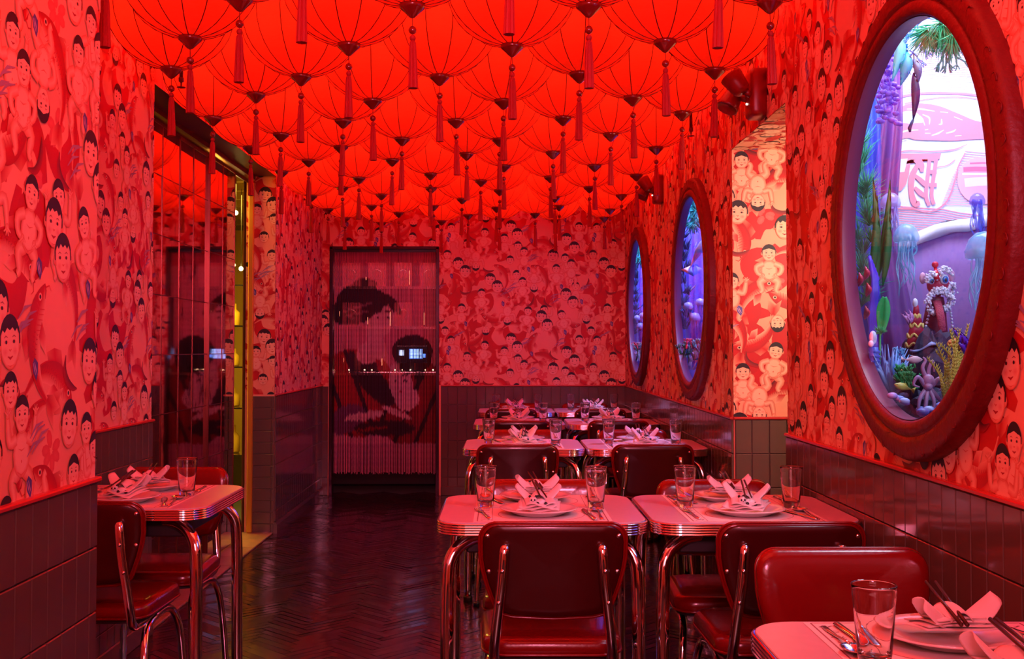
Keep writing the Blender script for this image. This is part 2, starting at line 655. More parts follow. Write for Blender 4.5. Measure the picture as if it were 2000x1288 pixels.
def carp(P, x, y, s, rot=0.0, fl=False, seed=0):
    """A red carp; unit = body half-length about 3."""
    T = (x, y, s, rot, fl)
    rnd = random.Random(seed)
    spine = [(-3.2, 0), (-2.4, .15), (-1.2, .35), (0.2, .2), (1.6, -.5), (2.7, -1.7), (3.2, -3.1)]
    wd = [.16, .62, .95, .92, .7, .42, .2]
    P.poly([(-.6, 1.1), (.4, 2.0), (1.4, 1.5), (2.2, .6), (1.4, .1), (.2, .6)], [REDP] + [REDD, mixc(REDP, PAPER, .6), REDP, mixc(REDP, PAPER, .6), REDD, REDD], T=T)
    tl = mixc(REDP, PAPER, .5)
    P.poly([(3.1, -2.8), (4.0, -3.6), (4.6, -4.9), (3.6, -4.4), (2.9, -5.2), (2.5, -4.0), (2.9, -3.0)], [REDP, REDD, tl, PAPER, tl, PAPER, tl, REDD], T=T)
    P.rib(spine, wd, REDP, mixc(PAPER, SKIN_HI, .5), T=T, cm=REDP, sm=4)
    P.rib([(a, b + c * .55) for (a, b), c in zip(spine, wd)], [w * .47 for w in wd], REDD, REDP, T=T, sm=4)
    for i in range(5):                                        # gill lines and scales
        a = -1.7 + .35 * i
        P.rib([(a, .7 - .1 * i), (a + .2, .1), (a - .05, -.5)], [.02, .05, .02], mixc(REDP, PINK, .3), T=T)
    for i in range(9):
        for j in (-.35, .05):
            u = .0 + i * .3
            yy = .2 - .14 * u * u
            P.rib([(u, yy + j + .15), (u + .12, yy + j), (u, yy + j - .15)], [.015, .035, .015], REDD, T=T)
    P.poly([(-.9, -.4), (-.2, -1.5), (.7, -1.7), (.5, -.9), (.1, -.4)], [PINK, REDP, PAPER, SKIN_HI, PAPER, REDP], T=T)
    P.rib([(-3.25, .12), (-2.9, -.18), (-2.4, -.3)], [.03, .09, .02], REDD, T=T)
    P.rib([(-3.1, -.1), (-3.4, -.5), (-3.2, -.9)], [.05, .04, .02], REDP, T=T)
    P.ell(-2.2, .42, .26, .24, SKIN_HI, T=T, n=9)
    P.ell(-2.2, .42, .14, .14, HAIR, T=T, n=8)


def tile_print():
    P = Print()
    W, H = 1.25, .97
    k = W / 1020.
    X = lambda a: (a - 225) * k
    Y = lambda b: (1090 - b) * k
    rnd = random.Random(11)
    # broad red sweeps behind everything
    for i in range(26):
        x, y = rnd.uniform(0, W), rnd.uniform(0, H)
        a = rnd.uniform(0, 2 * PI)
        L = rnd.uniform(.10, .19)
        pts = [(x + L * t * math.cos(a + .9 * t), y + L * t * math.sin(a + .9 * t)) for t in (-1, -.5, 0, .5, 1)]
        P.rib(pts, [.014, .034, .048, .036, .012], REDP, mixc(REDP, REDD, .5), sm=4)
    for i in range(8):                                         # pale pink blossoms
        x, y = rnd.uniform(0, W), rnd.uniform(0, H)
        for q in range(6):
            a = q * PI / 3 + rnd.random()
            P.ell(x + .028 * math.cos(a), y + .028 * math.sin(a), .022, .014, PINK, mixc(PINK, REDP, .35), rot=a, n=8)
    carps = [(855, 345, 330), (655, 640, -35), (875, 680, -30), (825, 860, 325), (535, 1060, -40), (470, 590, 160), (805, 1065, -35),
             (330, 560, 20), (1110, 500, 200), (330, 745, 190), (1130, 800, 110), (640, 460, 200), (990, 620, 170), (420, 930, 0), (700, 960, 75)]
    occ = [(X(q[0]), Y(q[1])) for q in carps]
    occ += [(X(q[0]), Y(q[1])) for q in ((445, 320), (975, 425), (803, 580), (590, 740), (980, 830), (885, 945), (222, 1000), (630, 285), (752, 375), (908, 250),
                                         (1003, 330), (385, 415), (245, 520), (1118, 595), (415, 675), (565, 605), (710, 540), (945, 565), (172, 745), (1068, 740),
                                         (408, 780), (545, 820), (640, 875), (285, 858), (345, 1015), (585, 975), (970, 960), (908, 1035))]
    for q in range(7):
        best = max(((rnd.uniform(0, W), rnd.uniform(0, H)) for _ in range(160)),
                   key=lambda p: min(math.hypot((p[0] - o[0] + W / 2) % W - W / 2, (p[1] - o[1] + H / 2) % H - H / 2) for o in occ))
        occ.append(best)
        carps.append((best[0] / k + 225, 1090 - best[1] / k, rnd.uniform(0, 360)))
    for i, (a, b, r) in enumerate(carps):
        carp(P, X(a), Y(b), .031 + .005 * rnd.random(), R(r), fl=bool(i % 2), seed=i)
    for (a, b, r) in [(530, 385, 0), (270, 400, 40), (650, 400, 10), (725, 470, 100), (850, 480, 0), (325, 810, 10), (385, 890, 80), (890, 850, 0),
                      (1100, 920, 80), (430, 1035, 30), (1110, 345, 100), (1040, 1060, 20), (640, 880, 200)]:
        T = (X(a), Y(b), .03, R(r), False)
        P.rib([(-.9, 1.4), (-1.1, .3), (-.5, -.6), (.5, -1.1), (1.3, -1.2)], [.05, .3, .34, .26, .05], BROWN, mixc(BROWN, REDP, .7), T=T, sm=4)
    small = [(630, 285, 0), (672, 335, 0), (752, 375, 180), (908, 250, 0), (1003, 330, 0), (1043, 365, 0), (385, 415, 0), (245, 520, 0),
             (1118, 595, 180), (415, 675, 180), (565, 605, 180), (710, 540, -8), (823, 530, 8), (945, 565, 14), (1150, 680, 0),
             (172, 745, 6), (1068, 740, 0), (408, 780, -8), (545, 820, 0), (640, 875, 0), (683, 915, 0), (285, 858, 0), (1165, 935, 0),
             (345, 1015, 180), (585, 975, 0), (970, 960, 0), (1013, 1000, 0), (908, 1035, 0)]
    for i, (a, b, r) in enumerate(small):
        baby(P, X(a), Y(b), .0315, R(r), fl=bool(i % 2), seed=i + 30, body=(i % 5 != 4))
    for (a, b) in [(175, 295), (535, 490), (745, 665), (970, 690), (735, 840), (275, 630), (150, 830), (715, 1040), (945, 370), (1085, 475), (1180, 800)]:
        T = (X(a), Y(b), .02, 0.2, False)
        P.poly([(0, 1.3), (.7, .6), (.5, -.5), (0, -1.2), (-.6, -.2), (-.6, .8)], BLUE, T=T)
        for q in (-.25, .1):
            P.rib([(q - .2, .8), (q, 0), (q + .2, -.6)], [.05, .1, .03], hexc(200, 180, 215), T=T)
    for (a, b) in [(590, 370), (900, 450), (690, 750), (940, 760), (220, 710), (560, 400), (1110, 380), (750, 950)]:
        for q in range(5):
            x, y = X(a) + rnd.uniform(-.03, .03), Y(b) + rnd.uniform(-.03, .03)
            P.rib([(x - .03, y - .02), (x, y + .004), (x + .035, y + .012)], [.001, .004, .001], GREYB)
    big = [(445, 320), (495, 370), (975, 425), (1025, 480), (803, 580), (845, 640), (590, 740), (635, 795), (980, 830), (1035, 890), (885, 945), (222, 1000), (270, 1055)]
    for i, (a, b) in enumerate(big):
        baby(P, X(a), Y(b), .044, R(4 if i % 2 else -4), seed=i + 80, body=False)
    return P, W, H


TILE, TW, TH = tile_print()
TLAY = TILE.layers(True)


def flatten_tile():
    vs, ts, cs, off = [], [], [], 0
    for (P, T, C), l in zip(TILE.sh, TLAY):
        z = np.full((len(P), 1), .0002 + .00002 * l)
        vs.append(np.hstack([P, z]))
        ts.append(T + off)
        cs.append(C)
        off += len(P)
    return np.vstack(vs), np.vstack(ts), np.vstack(cs)


TV, TT, TC = flatten_tile()


def clip_tri(pts, cols, u0, u1, v0, v1):
    poly = [(*p, *c) for p, c in zip(pts, cols)]
    for ax, lim, sg in ((0, u0, 1), (0, u1, -1), (1, v0, 1), (1, v1, -1)):
        out = []
        for i in range(len(poly)):
            a, b = poly[i], poly[(i + 1) % len(poly)]
            da, db = (a[ax] - lim) * sg, (b[ax] - lim) * sg
            if da >= 0:
                out.append(a)
            if da * db < 0:
                t = da / (da - db)
                out.append(tuple(x + (y - x) * t for x, y in zip(a, b)))
        poly = out
        if len(poly) < 3:
            return None
    return poly


def paper(name, parent, O, U, N, u1, v0, v1, du=0.0, dv=0.0, holes=(), V=(0, 0, 1), cull=None):
    """Printed paper on a plane: O origin, U across, V up, N out of the wall."""
    O, U, N, V = Vector(O), Vector(U), Vector(N), Vector(V)
    A = np.array([list(U), list(V), list(N)])
    Vs, Fs, Cs = [], [], []
    cnt = 0
    i0, i1 = int(math.floor((0 - du - .3) / TW)), int(math.ceil((u1 - du + .3) / TW))
    j0, j1 = int(math.floor((v0 - dv - .3) / TH)), int(math.ceil((v1 - dv + .3) / TH))
    for i in range(i0, i1 + 1):
        for j in range(j0, j1 + 1):
            Q = TV + np.array([i * TW + du, j * TH + dv, 0])
            tri = Q[TT]                                          # n,3,3
            mx, mn = tri.max(1), tri.min(1)
            keep = (mx[:, 0] > 0) & (mn[:, 0] < u1) & (mx[:, 1] > v0) & (mn[:, 1] < v1)
            for (hu, hv, hr) in holes:
                d = np.hypot(tri[:, :, 0] - hu, tri[:, :, 1] - hv).min(1)
                keep &= d > hr
            inside = keep & (mn[:, 0] >= 0) & (mx[:, 0] <= u1) & (mn[:, 1] >= v0) & (mx[:, 1] <= v1)
            T = TT[inside]
            if len(T):
                used, inv = np.unique(T, return_inverse=True)
                Vs.append(Q[used])
                Cs.append(TC[used])
                Fs.extend((inv.reshape(-1, 3) + cnt).tolist())
                cnt += len(used)
            ev, ec = [], []
            for t in TT[keep & ~inside]:
                pl = clip_tri([tuple(Q[a]) for a in t], [tuple(TC[a]) for a in t], 0, u1, v0, v1)
                if pl:
                    Fs.append(list(range(cnt, cnt + len(pl))))
                    ev += [p[:3] for p in pl]
                    ec += [p[3:] for p in pl]
                    cnt += len(pl)
            if ev:
                Vs.append(np.array(ev))
                Cs.append(np.array(ec))
    # the paper's own ground colour
    G = np.vstack(Vs)
    Wd = G @ A + np.array(O)
    me = bpy.data.meshes.new(name)
    me.from_pydata(Wd.tolist(), [], Fs)
    me.materials.append(M_paper)
    ca = me.color_attributes.new('Col', 'FLOAT_COLOR', 'POINT')
    arr = np.ones((cnt, 4), dtype=np.float32)
    arr[:, :3] = np.vstack(Cs)
    ca.data.foreach_set('color', arr.ravel())
    me.update()
    o = bpy.data.objects.new(name, me)
    COL.objects.link(o)
    o.parent = parent
    o['kind'] = 'stuff'
    return o
# ------------------------------------------------------------------ room shell
CEIL = 2.95
DADO = .941
XR, XL, XLN = 1.05, -1.55, -.9875
YB = 9.43
TILE_W, TILE_H, TILE_D = .08, .1545, .010


def quads(name, qs, m, kind='structure'):
    b = MB()
    for q in qs:
        b.add(q, [tuple(range(len(q)))])
    o = b.build(name, m)
    if kind:
        o['kind'] = kind
    return o


def tile_mesh(w, d, h):
    b = MB()
    b.box(-w / 2, w / 2, -d / 2, d / 2, -h / 2, h / 2, ch=.0022)
    return b


_tm = {}


def dado(parent, O, U, N, u0, u1, z0=.0, z1=DADO - .012, tw=TILE_W, th=TILE_H, joined=None, limit=300, first='near', m=None):
    """Tiles on a wall: the ones from u0 to u1 are placed one by one; 'joined' is a u range built as one part."""
    O, U, N = Vector(O), Vector(U), Vector(N)
    m = m or M_tile
    g = .003
    rz = math.atan2(U.y, U.x)
    key = (tw, th)
    if key not in _tm:
        _tm[key] = tile_mesh(tw - g, TILE_D, th - g).mesh('tile', m)
    rnd = random.Random(5)
    ua, ub = min(u0, joined[0] if joined else u0), max(u1, joined[1] if joined else u1)
    gb = MB()
    P0, P1 = O + U * ua + N * .0012, O + U * ub + N * .0012
    gb.add([P0 + Vector((0, 0, z0)), P1 + Vector((0, 0, z0)), P1 + Vector((0, 0, z1)), P0 + Vector((0, 0, z1))], [(0, 1, 2, 3)])
    gb.build('grout', M_grout, parent)

    def spots(a, b):
        out = []
        nz = int(round((z1 - z0) / th + .35))
        c = int(math.floor(a / tw + 1e-6))
        while c * tw < b - 1e-6:
            x0, x1 = max(c * tw, a), min((c + 1) * tw, b)
            for r_ in range(nz):
                t = z1 - r_ * th
                bt = max(t - th, z0)
                if t - bt > .012 and x1 - x0 > .006:
                    out.append((x0, x1, bt, t))
            c += 1
        return out
    for x0, x1, b0, t0 in spots(u0, u1):
        full = abs(x1 - x0 - tw) < 1e-4 and abs(t0 - b0 - th) < 1e-4
        me = _tm[key] if full else tile_mesh(x1 - x0 - g, TILE_D, t0 - b0 - g).mesh('tile', m)
        o = bpy.data.objects.new('tile', me)
        COL.objects.link(o)
        o.parent = parent
        o.location = O + U * (x0 + x1) / 2 + Vector((0, 0, (b0 + t0) / 2)) + N * (TILE_D / 2 + .0005)
        o.rotation_euler = (rnd.uniform(-.004, .004), rnd.uniform(-.002, .002), rz + rnd.uniform(-.006, .006))
    if joined:
        b = MB()
        for x0, x1, b0, t0 in spots(*joined):
            c = O + U * (x0 + x1) / 2 + Vector((0, 0, (b0 + t0) / 2)) + N * (TILE_D / 2 + .0005)
            M = Matrix.Translation(c) @ Euler((rnd.uniform(-.004, .004), 0, rz + rnd.uniform(-.006, .006))).to_matrix().to_4x4()
            w, h = (x1 - x0 - g) / 2, (t0 - b0 - g) / 2
            b.box(-w, w, -TILE_D / 2, TILE_D / 2, -h, h, M=M, ch=.0022)
        o = b.build('tile_field', m, parent)
        o['kind'] = 'stuff'


def cap_trim(name, O, U, N, u0, u1, z=DADO):
    O, U, N = Vector(O), Vector(U), Vector(N)
    a, b = O + U * u0, O + U * u1
    prof = [(0, -.012), (.012, -.012), (.016, -.009), (.016, -.003), (.013, .0), (0, .001)]
    rings = [[p + N * d + Vector((0, 0, z + h)) for d, h in prof] for p in (a, b)]
    mb = MB()
    mb.loft(rings, smooth=False)
    o = mb.build(name, M_trim)
    return struct(o)


# floor: dark sheet with a field of narrow herringbone planks on it
M_floor = mat('dark_stained_wood', base=hexc(36, 7, 28), rough=.20, noise=.35, nscale=14, coat=.25)
floor = quads('floor', [[(-3.9, -1.6, -.004), (2.2, -1.6, -.004), (2.2, 13, -.004), (-3.9, 13, -.004)]], mat('floor_gap', base=(.006, .003, .005), rough=.7))
fb = MB()
pw, pl = .042, .252
n_ = 0
c45, s45 = math.cos(R(45)), math.sin(R(45))
rf = random.Random(3)
for a in range(-60, 330):
    for k in range(-8, 16):
        # horizontal plank
        x0 = a * pw + k * (2 * pl) * 0 + k * 2 * pl
        y0 = a * pw
        for kind in (0, 1):
            if kind == 0:
                cx, cy, hx, hy = x0 + pl / 2, y0 + pw / 2, pl / 2, pw / 2
            else:
                cx, cy, hx, hy = x0 + pl + pw / 2, y0 - pl / 2 + pw, pw / 2, pl / 2
            X_, Y_ = (cx * c45 - cy * s45), (cx * s45 + cy * c45)
            X_ -= -0.2
            if X_ < -1.58 or X_ > 1.1 or Y_ < 1.0 or Y_ > 9.6:
                continue
            hx -= .0012
            hy -= .0012
            cs = []
            tl = rf.uniform(-.0007, .0007)
            tm = rf.uniform(-.0007, .0007)
            for sx, sy in ((-1, -1), (1, -1), (1, 1), (-1, 1)):
                px, py = cx + sx * hx, cy + sy * hy
                cs.append((px * c45 - py * s45 + .2, px * s45 + py * c45, .001 + sx * tl + sy * tm))
            fb.add(cs, [(0, 1, 2, 3)])
            n_ += 1
fo = fb.build('herringbone_planks', M_floor, floor)
fo['kind'] = 'stuff'
quads('ceiling', [[(-1.9, -1.5, CEIL), (-1.9, YB, CEIL), (1.3, YB, CEIL), (1.3, -1.5, CEIL)]], M_ceil)

# back wall with the curtained doorway
DX0, DX1, DZ = -1.483, -.548, 2.125
wb = quads('wall_back', [[(XL, YB, 0), (DX0, YB, 0), (DX0, YB, CEIL), (XL, YB, CEIL)], [(DX1, YB, 0), (XR, YB, 0), (XR, YB, CEIL), (DX1, YB, CEIL)],
                         [(DX0, YB, DZ), (DX1, YB, DZ), (DX1, YB, CEIL), (DX0, YB, CEIL)]], M_paperplain)
paper('wallpaper', wb, (XL, YB, 0), (1, 0, 0), (0, -1, 0), DX0 - XL, DADO, CEIL, du=.55, dv=.86)
paper('wallpaper', wb, (DX0, YB, 0), (1, 0, 0), (0, -1, 0), DX1 - DX0, DZ, CEIL, du=.55 + XL - DX0, dv=.86)
paper('wallpaper', wb, (DX1, YB, 0), (1, 0, 0), (0, -1, 0), XR - DX1, DADO, CEIL, du=.17, dv=.90)
dado(wb, (DX1, YB, 0), (1, 0, 0), (0, -1, 0), .02, XR - DX1)
dado(wb, (XL, YB, 0), (1, 0, 0), (0, -1, 0), 0, DX0 - XL - .01)
cap_trim('trim_1', (DX1, YB, 0), (1, 0, 0), (0, -1, 0), .02, XR - DX1)

# left side: block next to the camera, wall behind it, recess with mirror doors, far wall
wl = quads('wall_left', [[(XLN, -1.5, 0), (XLN, 2.67, 0), (XLN, 2.67, CEIL), (XLN, -1.5, CEIL)],
                         [(XLN, 2.67, 0), (-1.75, 2.67, 0), (-1.75, 2.67, CEIL), (XLN, 2.67, CEIL)],
                         [(XL, 2.67, 0), (XL, 4.86, 0), (XL, 4.86, CEIL), (XL, 2.67, CEIL)],
                         [(XL, 4.86, 0), (-1.75, 4.86, 0), (-1.75, 4.86, CEIL), (XL, 4.86, CEIL)],
                         [(XL, 4.86, 2.43), (XL, 7.49, 2.43), (XL, 7.49, CEIL), (XL, 4.86, CEIL)],
                         [(XL, 7.49, 0), (XL, YB, 0), (XL, YB, CEIL), (XL, 7.49, CEIL)],
                         [(-1.75, 7.49, 0), (XL, 7.49, 0), (XL, 7.49, CEIL), (-1.75, 7.49, CEIL)]], M_paperplain)
paper('wallpaper', wl, (XLN, 1.6, 0), (0, 1, 0), (1, 0, 0), 1.07, DADO, CEIL, du=.1, dv=.90)
paper('wallpaper', wl, (XL, 3.6, 0), (0, 1, 0), (1, 0, 0), 1.26, DADO, CEIL, du=.35, dv=.86)
paper('wallpaper', wl, (XL, 4.86, 0), (0, 1, 0), (1, 0, 0), 2.63, 2.43, CEIL, du=.35 - 1.26, dv=.86)
paper('wallpaper', wl, (XL, 7.49, 0), (0, 1, 0), (1, 0, 0), YB - 7.49, DADO, CEIL, du=.3, dv=.86)
paper('wallpaper', wl, (-1.75, 7.49, 0), (1, 0, 0), (0, -1, 0), .2, DADO, 2.43, du=-.32, dv=.90)
dado(wl, (XLN, 1.9, 0), (0, 1, 0), (1, 0, 0), 0, .77)
dado(wl, (XL, 3.6, 0), (0, 1, 0), (1, 0, 0), 0.3, 1.26)
dado(wl, (XL, 7.49, 0), (0, 1, 0), (1, 0, 0), 0, 0.001, z0=.08, joined=(0, YB - 7.49))
dado(wl, (-1.75, 7.49, 0), (1, 0, 0), (0, -1, 0), 0.02, .2, tw=.18, th=.0783)
cap_trim('trim_2', (XLN, 1.2, 0), (0, 1, 0), (1, 0, 0), 0, 1.48)
cap_trim('trim_3', (XL, 2.68, 0), (0, 1, 0), (1, 0, 0), 0, 2.19)
cap_trim('trim_4', (XL, 7.49, 0), (0, 1, 0), (1, 0, 0), 0, YB - 7.49)
bb = MB()
bb.loft([[(XL + d, y, h) for d, h in ((0, 0), (.022, 0), (.022, .055), (.014, .074), (0, .08))] for y in (7.49, YB - .01)], smooth=False)
bb.build('baseboard_left', M_tile)['kind'] = 'structure'
bb = MB()
bb.box(DX1 + .02, XR, YB - .02, YB, 0, .08, ch=.004)
bb.build('baseboard_back', M_tile)['kind'] = 'structure'
bb = MB()
bb.box(XL, XL + .02, 2.68, 4.86, 0, .08, ch=.004)
bb.build('baseboard_near', M_tile)['kind'] = 'structure'
quads('trim_5', [[(XL, 4.86, 2.43), (-1.95, 4.86, 2.43), (-1.95, 7.49, 2.43), (XL, 7.49, 2.43)]], M_soffit)
th = MB()
for k in range(9):
    y0 = 4.86 + k * .2925
    th.box(-1.78, XL - .003, y0 + .002, y0 + .29, 0, .012, ch=.003)
th.build('trim_6', mat('threshold_stone', base=hexc(150, 120, 100), rough=.3, noise=.15))['kind'] = 'structure'

# right wall: lower and upper stretches, three round openings, side recess
HZ, HR, RIN = 1.575, .605, .505
HY = (2.79, 6.02, 8.40)
NY0, NY1, NZ = 4.06, 5.02, 2.165
q = []


def hole_wall(y0, y1, cy):
    """Rectangle y0..y1 x 0..CEIL with a round hole."""
    ang = sorted(set([round(2 * PI * k / 56, 6) for k in range(56)] + [round(math.atan2(z - HZ, y - cy) % (2 * PI), 6) for y in (y0, y1) for z in (0, CEIL)]))
    pts = []
    for a in ang:
        c, s_ = math.cos(a), math.sin(a)
        t = min([((y1 - cy) / c) if c > 1e-9 else ((y0 - cy) / c) if c < -1e-9 else 1e9, ((CEIL - HZ) / s_) if s_ > 1e-9 else (-HZ / s_) if s_ < -1e-9 else 1e9])
        pts.append(((XR, cy + RIN * 1.04 * c, HZ + RIN * 1.04 * s_), (XR, cy + t * c, HZ + t * s_)))
    for i in range(len(pts)):
        a, b = pts[i], pts[(i + 1) % len(pts)]
        q.append([a[0], a[1], b[1], b[0]])


q.append([(XR, -1.5, 0), (XR, 1.9, 0), (XR, 1.9, CEIL), (XR, -1.5, CEIL)])
hole_wall(1.9, 3.6, HY[0])
q.append([(XR, 3.6, 0), (XR, NY0, 0), (XR, NY0, CEIL), (XR, 3.6, CEIL)])
q.append([(XR, NY0, NZ), (XR, NY1, NZ), (XR, NY1, CEIL), (XR, NY0, CEIL)])
hole_wall(NY1, 7.2, HY[1])
hole_wall(7.2, YB, HY[2])
wr = quads('wall_right', q, M_paperplain)
holes = [(cy, HZ, RIN + .03) for cy in HY]


def right_paper(y0, y1, z0, z1):
    paper('wallpaper', wr, (XR, y0, 0), (0, 1, 0), (-1, 0, 0), y1 - y0, z0, z1, du=.1 - y0 % TW, dv=.9, holes=[(c - y0, z, r) for c, z, r in holes])


right_paper(1.7, NY0, DADO, CEIL)
right_paper(NY0, NY1, NZ, CEIL)
right_paper(NY1, YB, DADO, CEIL)
dado(wr, (XR, 1.9, 0), (0, 1, 0), (-1, 0, 0), 0, NY0 - 1.9)
dado(wr, (XR, NY1, 0), (0, 1, 0), (-1, 0, 0), 0, .56, joined=(.56, YB - NY1))
cap_trim('trim_7', (XR, 1.2, 0), (0, 1, 0), (-1, 0, 0), 0, NY0 - 1.2)
cap_trim('trim_8', (XR, NY1, 0), (0, 1, 0), (-1, 0, 0), 0, YB - NY1)
wn = quads('wall_recess', [[(XR, NY1, 0), (1.8, NY1, 0), (1.8, NY1, NZ), (XR, NY1, NZ)], [(1.8, NY0, 0), (1.8, NY1, 0), (1.8, NY1, NZ), (1.8, NY0, NZ)],
                           [(XR, NY0, NZ), (1.8, NY0, NZ), (1.8, NY1, NZ), (XR, NY1, NZ)], [(XR, NY0, 0), (1.8, NY0, 0), (1.8, NY0, NZ), (XR, NY0, NZ)]], M_paperplain)
paper('wallpaper', wn, (XR, NY1, 0), (1, 0, 0), (0, -1, 0), .4, DADO, NZ, du=-.03, dv=.86)
paper('wallpaper', wn, (XR, NY1, NZ), (1, 0, 0), (0, 0, -1), .4, -(NY1 - NY0), 0, du=.3, dv=.2, V=(0, 1, 0))
dado(wn, (XR, NY1, 0), (1, 0, 0), (0, -1, 0), .005, .35)
cap_trim('trim_9', (XR, NY1, 0), (1, 0, 0), (0, -1, 0), 0.0, .5)
quads('wall_front', [[(-1.9, -1.5, 0), (1.3, -1.5, 0), (1.3, -1.5, CEIL), (-1.9, -1.5, CEIL)]], M_paperplain)

# ------------------------------------------------------------------ sliding mirror doors in the recess
M_mirror = mat('aged_mirror', base=(.62, .50, .46), rough=.035, metal=1)
nt = M_mirror.node_tree
pb = nt.nodes['Principled BSDF']
tc = nt.nodes.new('ShaderNodeTexCoord')
gm = nt.nodes.new('ShaderNodeNewGeometry')
mp = nt.nodes.new('ShaderNodeMapping')
mp.inputs['Scale'].default_value = (1, 1.6, 1.1)
nz = nt.nodes.new('ShaderNodeTexNoise')
nz.inputs['Scale'].default_value = 2.6
nz.inputs['Detail'].default_value = 6
nz.inputs['Roughness'].default_value = .7
rp = nt.nodes.new('ShaderNodeValToRGB')
rp.color_ramp.elements[0].position = .36
rp.color_ramp.elements[0].color = (.10, .05, .05, 1)
rp.color_ramp.elements[1].position = .44
rp.color_ramp.elements[1].color = (.66, .52, .48, 1)
nt.links.new(gm.outputs['Position'], mp.inputs[0])
nt.links.new(mp.outputs[0], nz.inputs['Vector'])
nt.links.new(nz.outputs['Fac'], rp.inputs[0])
nt.links.new(rp.outputs[0], pb.inputs['Base Color'])
XM = -1.72
for d in range(3):
    ya = 5.23 + .6 * d + (0 if d < 2 else 0)
    door = empty('sliding_mirror_door', (XM - .012 * (d % 2), ya, 0), 0,
                 ['gridded mirror sliding door nearest the left table', 'gridded mirror sliding door in the middle of the left recess',
                  'gridded mirror sliding door beside the lit yellow gap'][d], 'door', 'mirror sliding doors in the left recess')
    fm = MB()
    for y in (0, .3, .6):
        w = .0045 if y in (0, .6) else .003
        fm.box(-.006, .006, y - w, y + w, .02, 2.38)
    fm.build('stile', M_brass if d == 9 else mat('dark_bronze', base=hexc(120, 60, 54), rough=.3, metal=.8), door)
    rm = MB()
    for k in range(9):
        z = .02 + .3 * k - (.0 if k < 8 else .044)
        rm.box(-.0045, .0045, 0, .6, z - .0025, z + .0025)
    rm.build('rail', MATS['dark_bronze'], door)
    rr = random.Random(d)
    pm = MB()
    pm.box(-.003, .003, .003, .297, .002, .298)
    pmesh = pm.mesh('mirror_pane', M_mirror)
    for a in range(2):
        for k in range(8):
            o = bpy.data.objects.new('mirror_pane', pmesh)
            o.scale = (1, 1, 1 if k < 7 else .845)
            COL.objects.link(o)
            o.parent = door
            o.location = (0, .3 * a, .02 + .3 * k)
            o.rotation_euler = (0, rr.uniform(-.003, .003), rr.uniform(-.003, .003))
# door track and gold post
tr = MB()
tr.box(XM - .03, XM + .03, 4.9, 7.49, 2.405, 2.43)
tr.box(XM - .03, XM - .02, 4.9, 7.49, 2.385, 2.43)
tag(tr.build('door_track', MATS['dark_bronze']), 'dark metal track under the soffit carrying the mirror doors', 'track')
po = MB()
po.box(-1.725, -1.690, 7.44, 7.472, .012, 2.38, ch=.005)
tag(po.build('gold_post', M_brass), 'polished gold post at the edge of the lit yellow gap', 'post')

# the passage behind the doors, lit yellow
M_yel = mat('passage_plaster', base=hexc(225, 190, 90), rough=.5)
quads('wall_passage', [[(-3.6, 13, 0), (-1.7, 13, 0), (-1.7, 13, 3), (-3.6, 13, 3)], [(-3.6, 5, 0), (-3.6, 13, 0), (-3.6, 13, 3), (-3.6, 5, 3)],
                       [(-1.77, 7.49, 0), (-1.77, 13, 0), (-1.77, 13, 3), (-1.77, 7.49, 3)], [(-3.6, 5, 3), (-1.77, 5, 3), (-1.77, 13, 3), (-3.6, 13, 3)]], M_yel)
for k in range(9):
    b = MB()
    b.box(-3.5, -1.8, 8.0 + k * .5, 8.06 + k * .5, 2.55, 2.72)
    tag(b.build('ceiling_joist', mat('joist_wood', base=hexc(110, 90, 40), rough=.6)), 'dark joist across the ceiling of the yellow lit passage', 'joist', 'joists over the yellow passage')
rk = empty('storage_rack', (-2.4, 9.6, 0), 0, 'cluttered metal rack glimpsed in the yellow lit passage', 'rack')
fr = MB()
for x in (-.42, .42):
    for y in (-.2, .2):
        fr.box(x - .012, x + .012, y - .012, y + .012, 0, 1.9)
fr.build('frame', M_steel, rk)
for z in (.35, .75, 1.1, 1.45, 1.8):
    b = MB()
    b.box(-.43, .43, -.21, .21, z - .012, z)
    b.build('shelf', M_steel, rk)
rr = random.Random(4)
for z in (.35, .75, 1.1, 1.45):
    for k in range(6):
        x = -2.4 - .36 + k * .14
        r_ = rr.uniform(.035, .055)
        h = rr.uniform(.14, .26)
        b = MB()
        b.lathe([(r_ * .9, 0), (r_, .01), (r_, h * .6), (r_ * .35, h * .75), (r_ * .35, h)], n=10, cap=True)
        tag(b.build('jar', mat('jar_' + str(k % 3), base=[hexc(200, 170, 60), hexc(120, 90, 40), hexc(220, 210, 150)][k % 3], rough=.2), loc=(x, 9.6, z + .003)),
            'small jar on the rack in the yellow lit passage', 'jar', 'jars on the passage rack')
for k, (x, y, z) in enumerate(((-2.02, 8.3, 2.28), (-2.28, 9.3, 1.96), (-2.12, 8.9, 1.9))):
    lp = empty('hanging_bulb', (x, y, z), 0, 'tiny glowing bulb hanging in the yellow lit passage', 'bulb', 'bulbs in the yellow passage')
    b = MB()
    b.ball((0, 0, 0), .018)
    b.build('bulb', mat('bulb_glow', base=(1, .8, .4), emit=(1, .8, .3), estr=14), lp)
    b = MB()
    b.tube([(0, 0, .015), (0, 0, 2.55 - z)], .003, n=6)
    b.build('flex', M_black, lp)

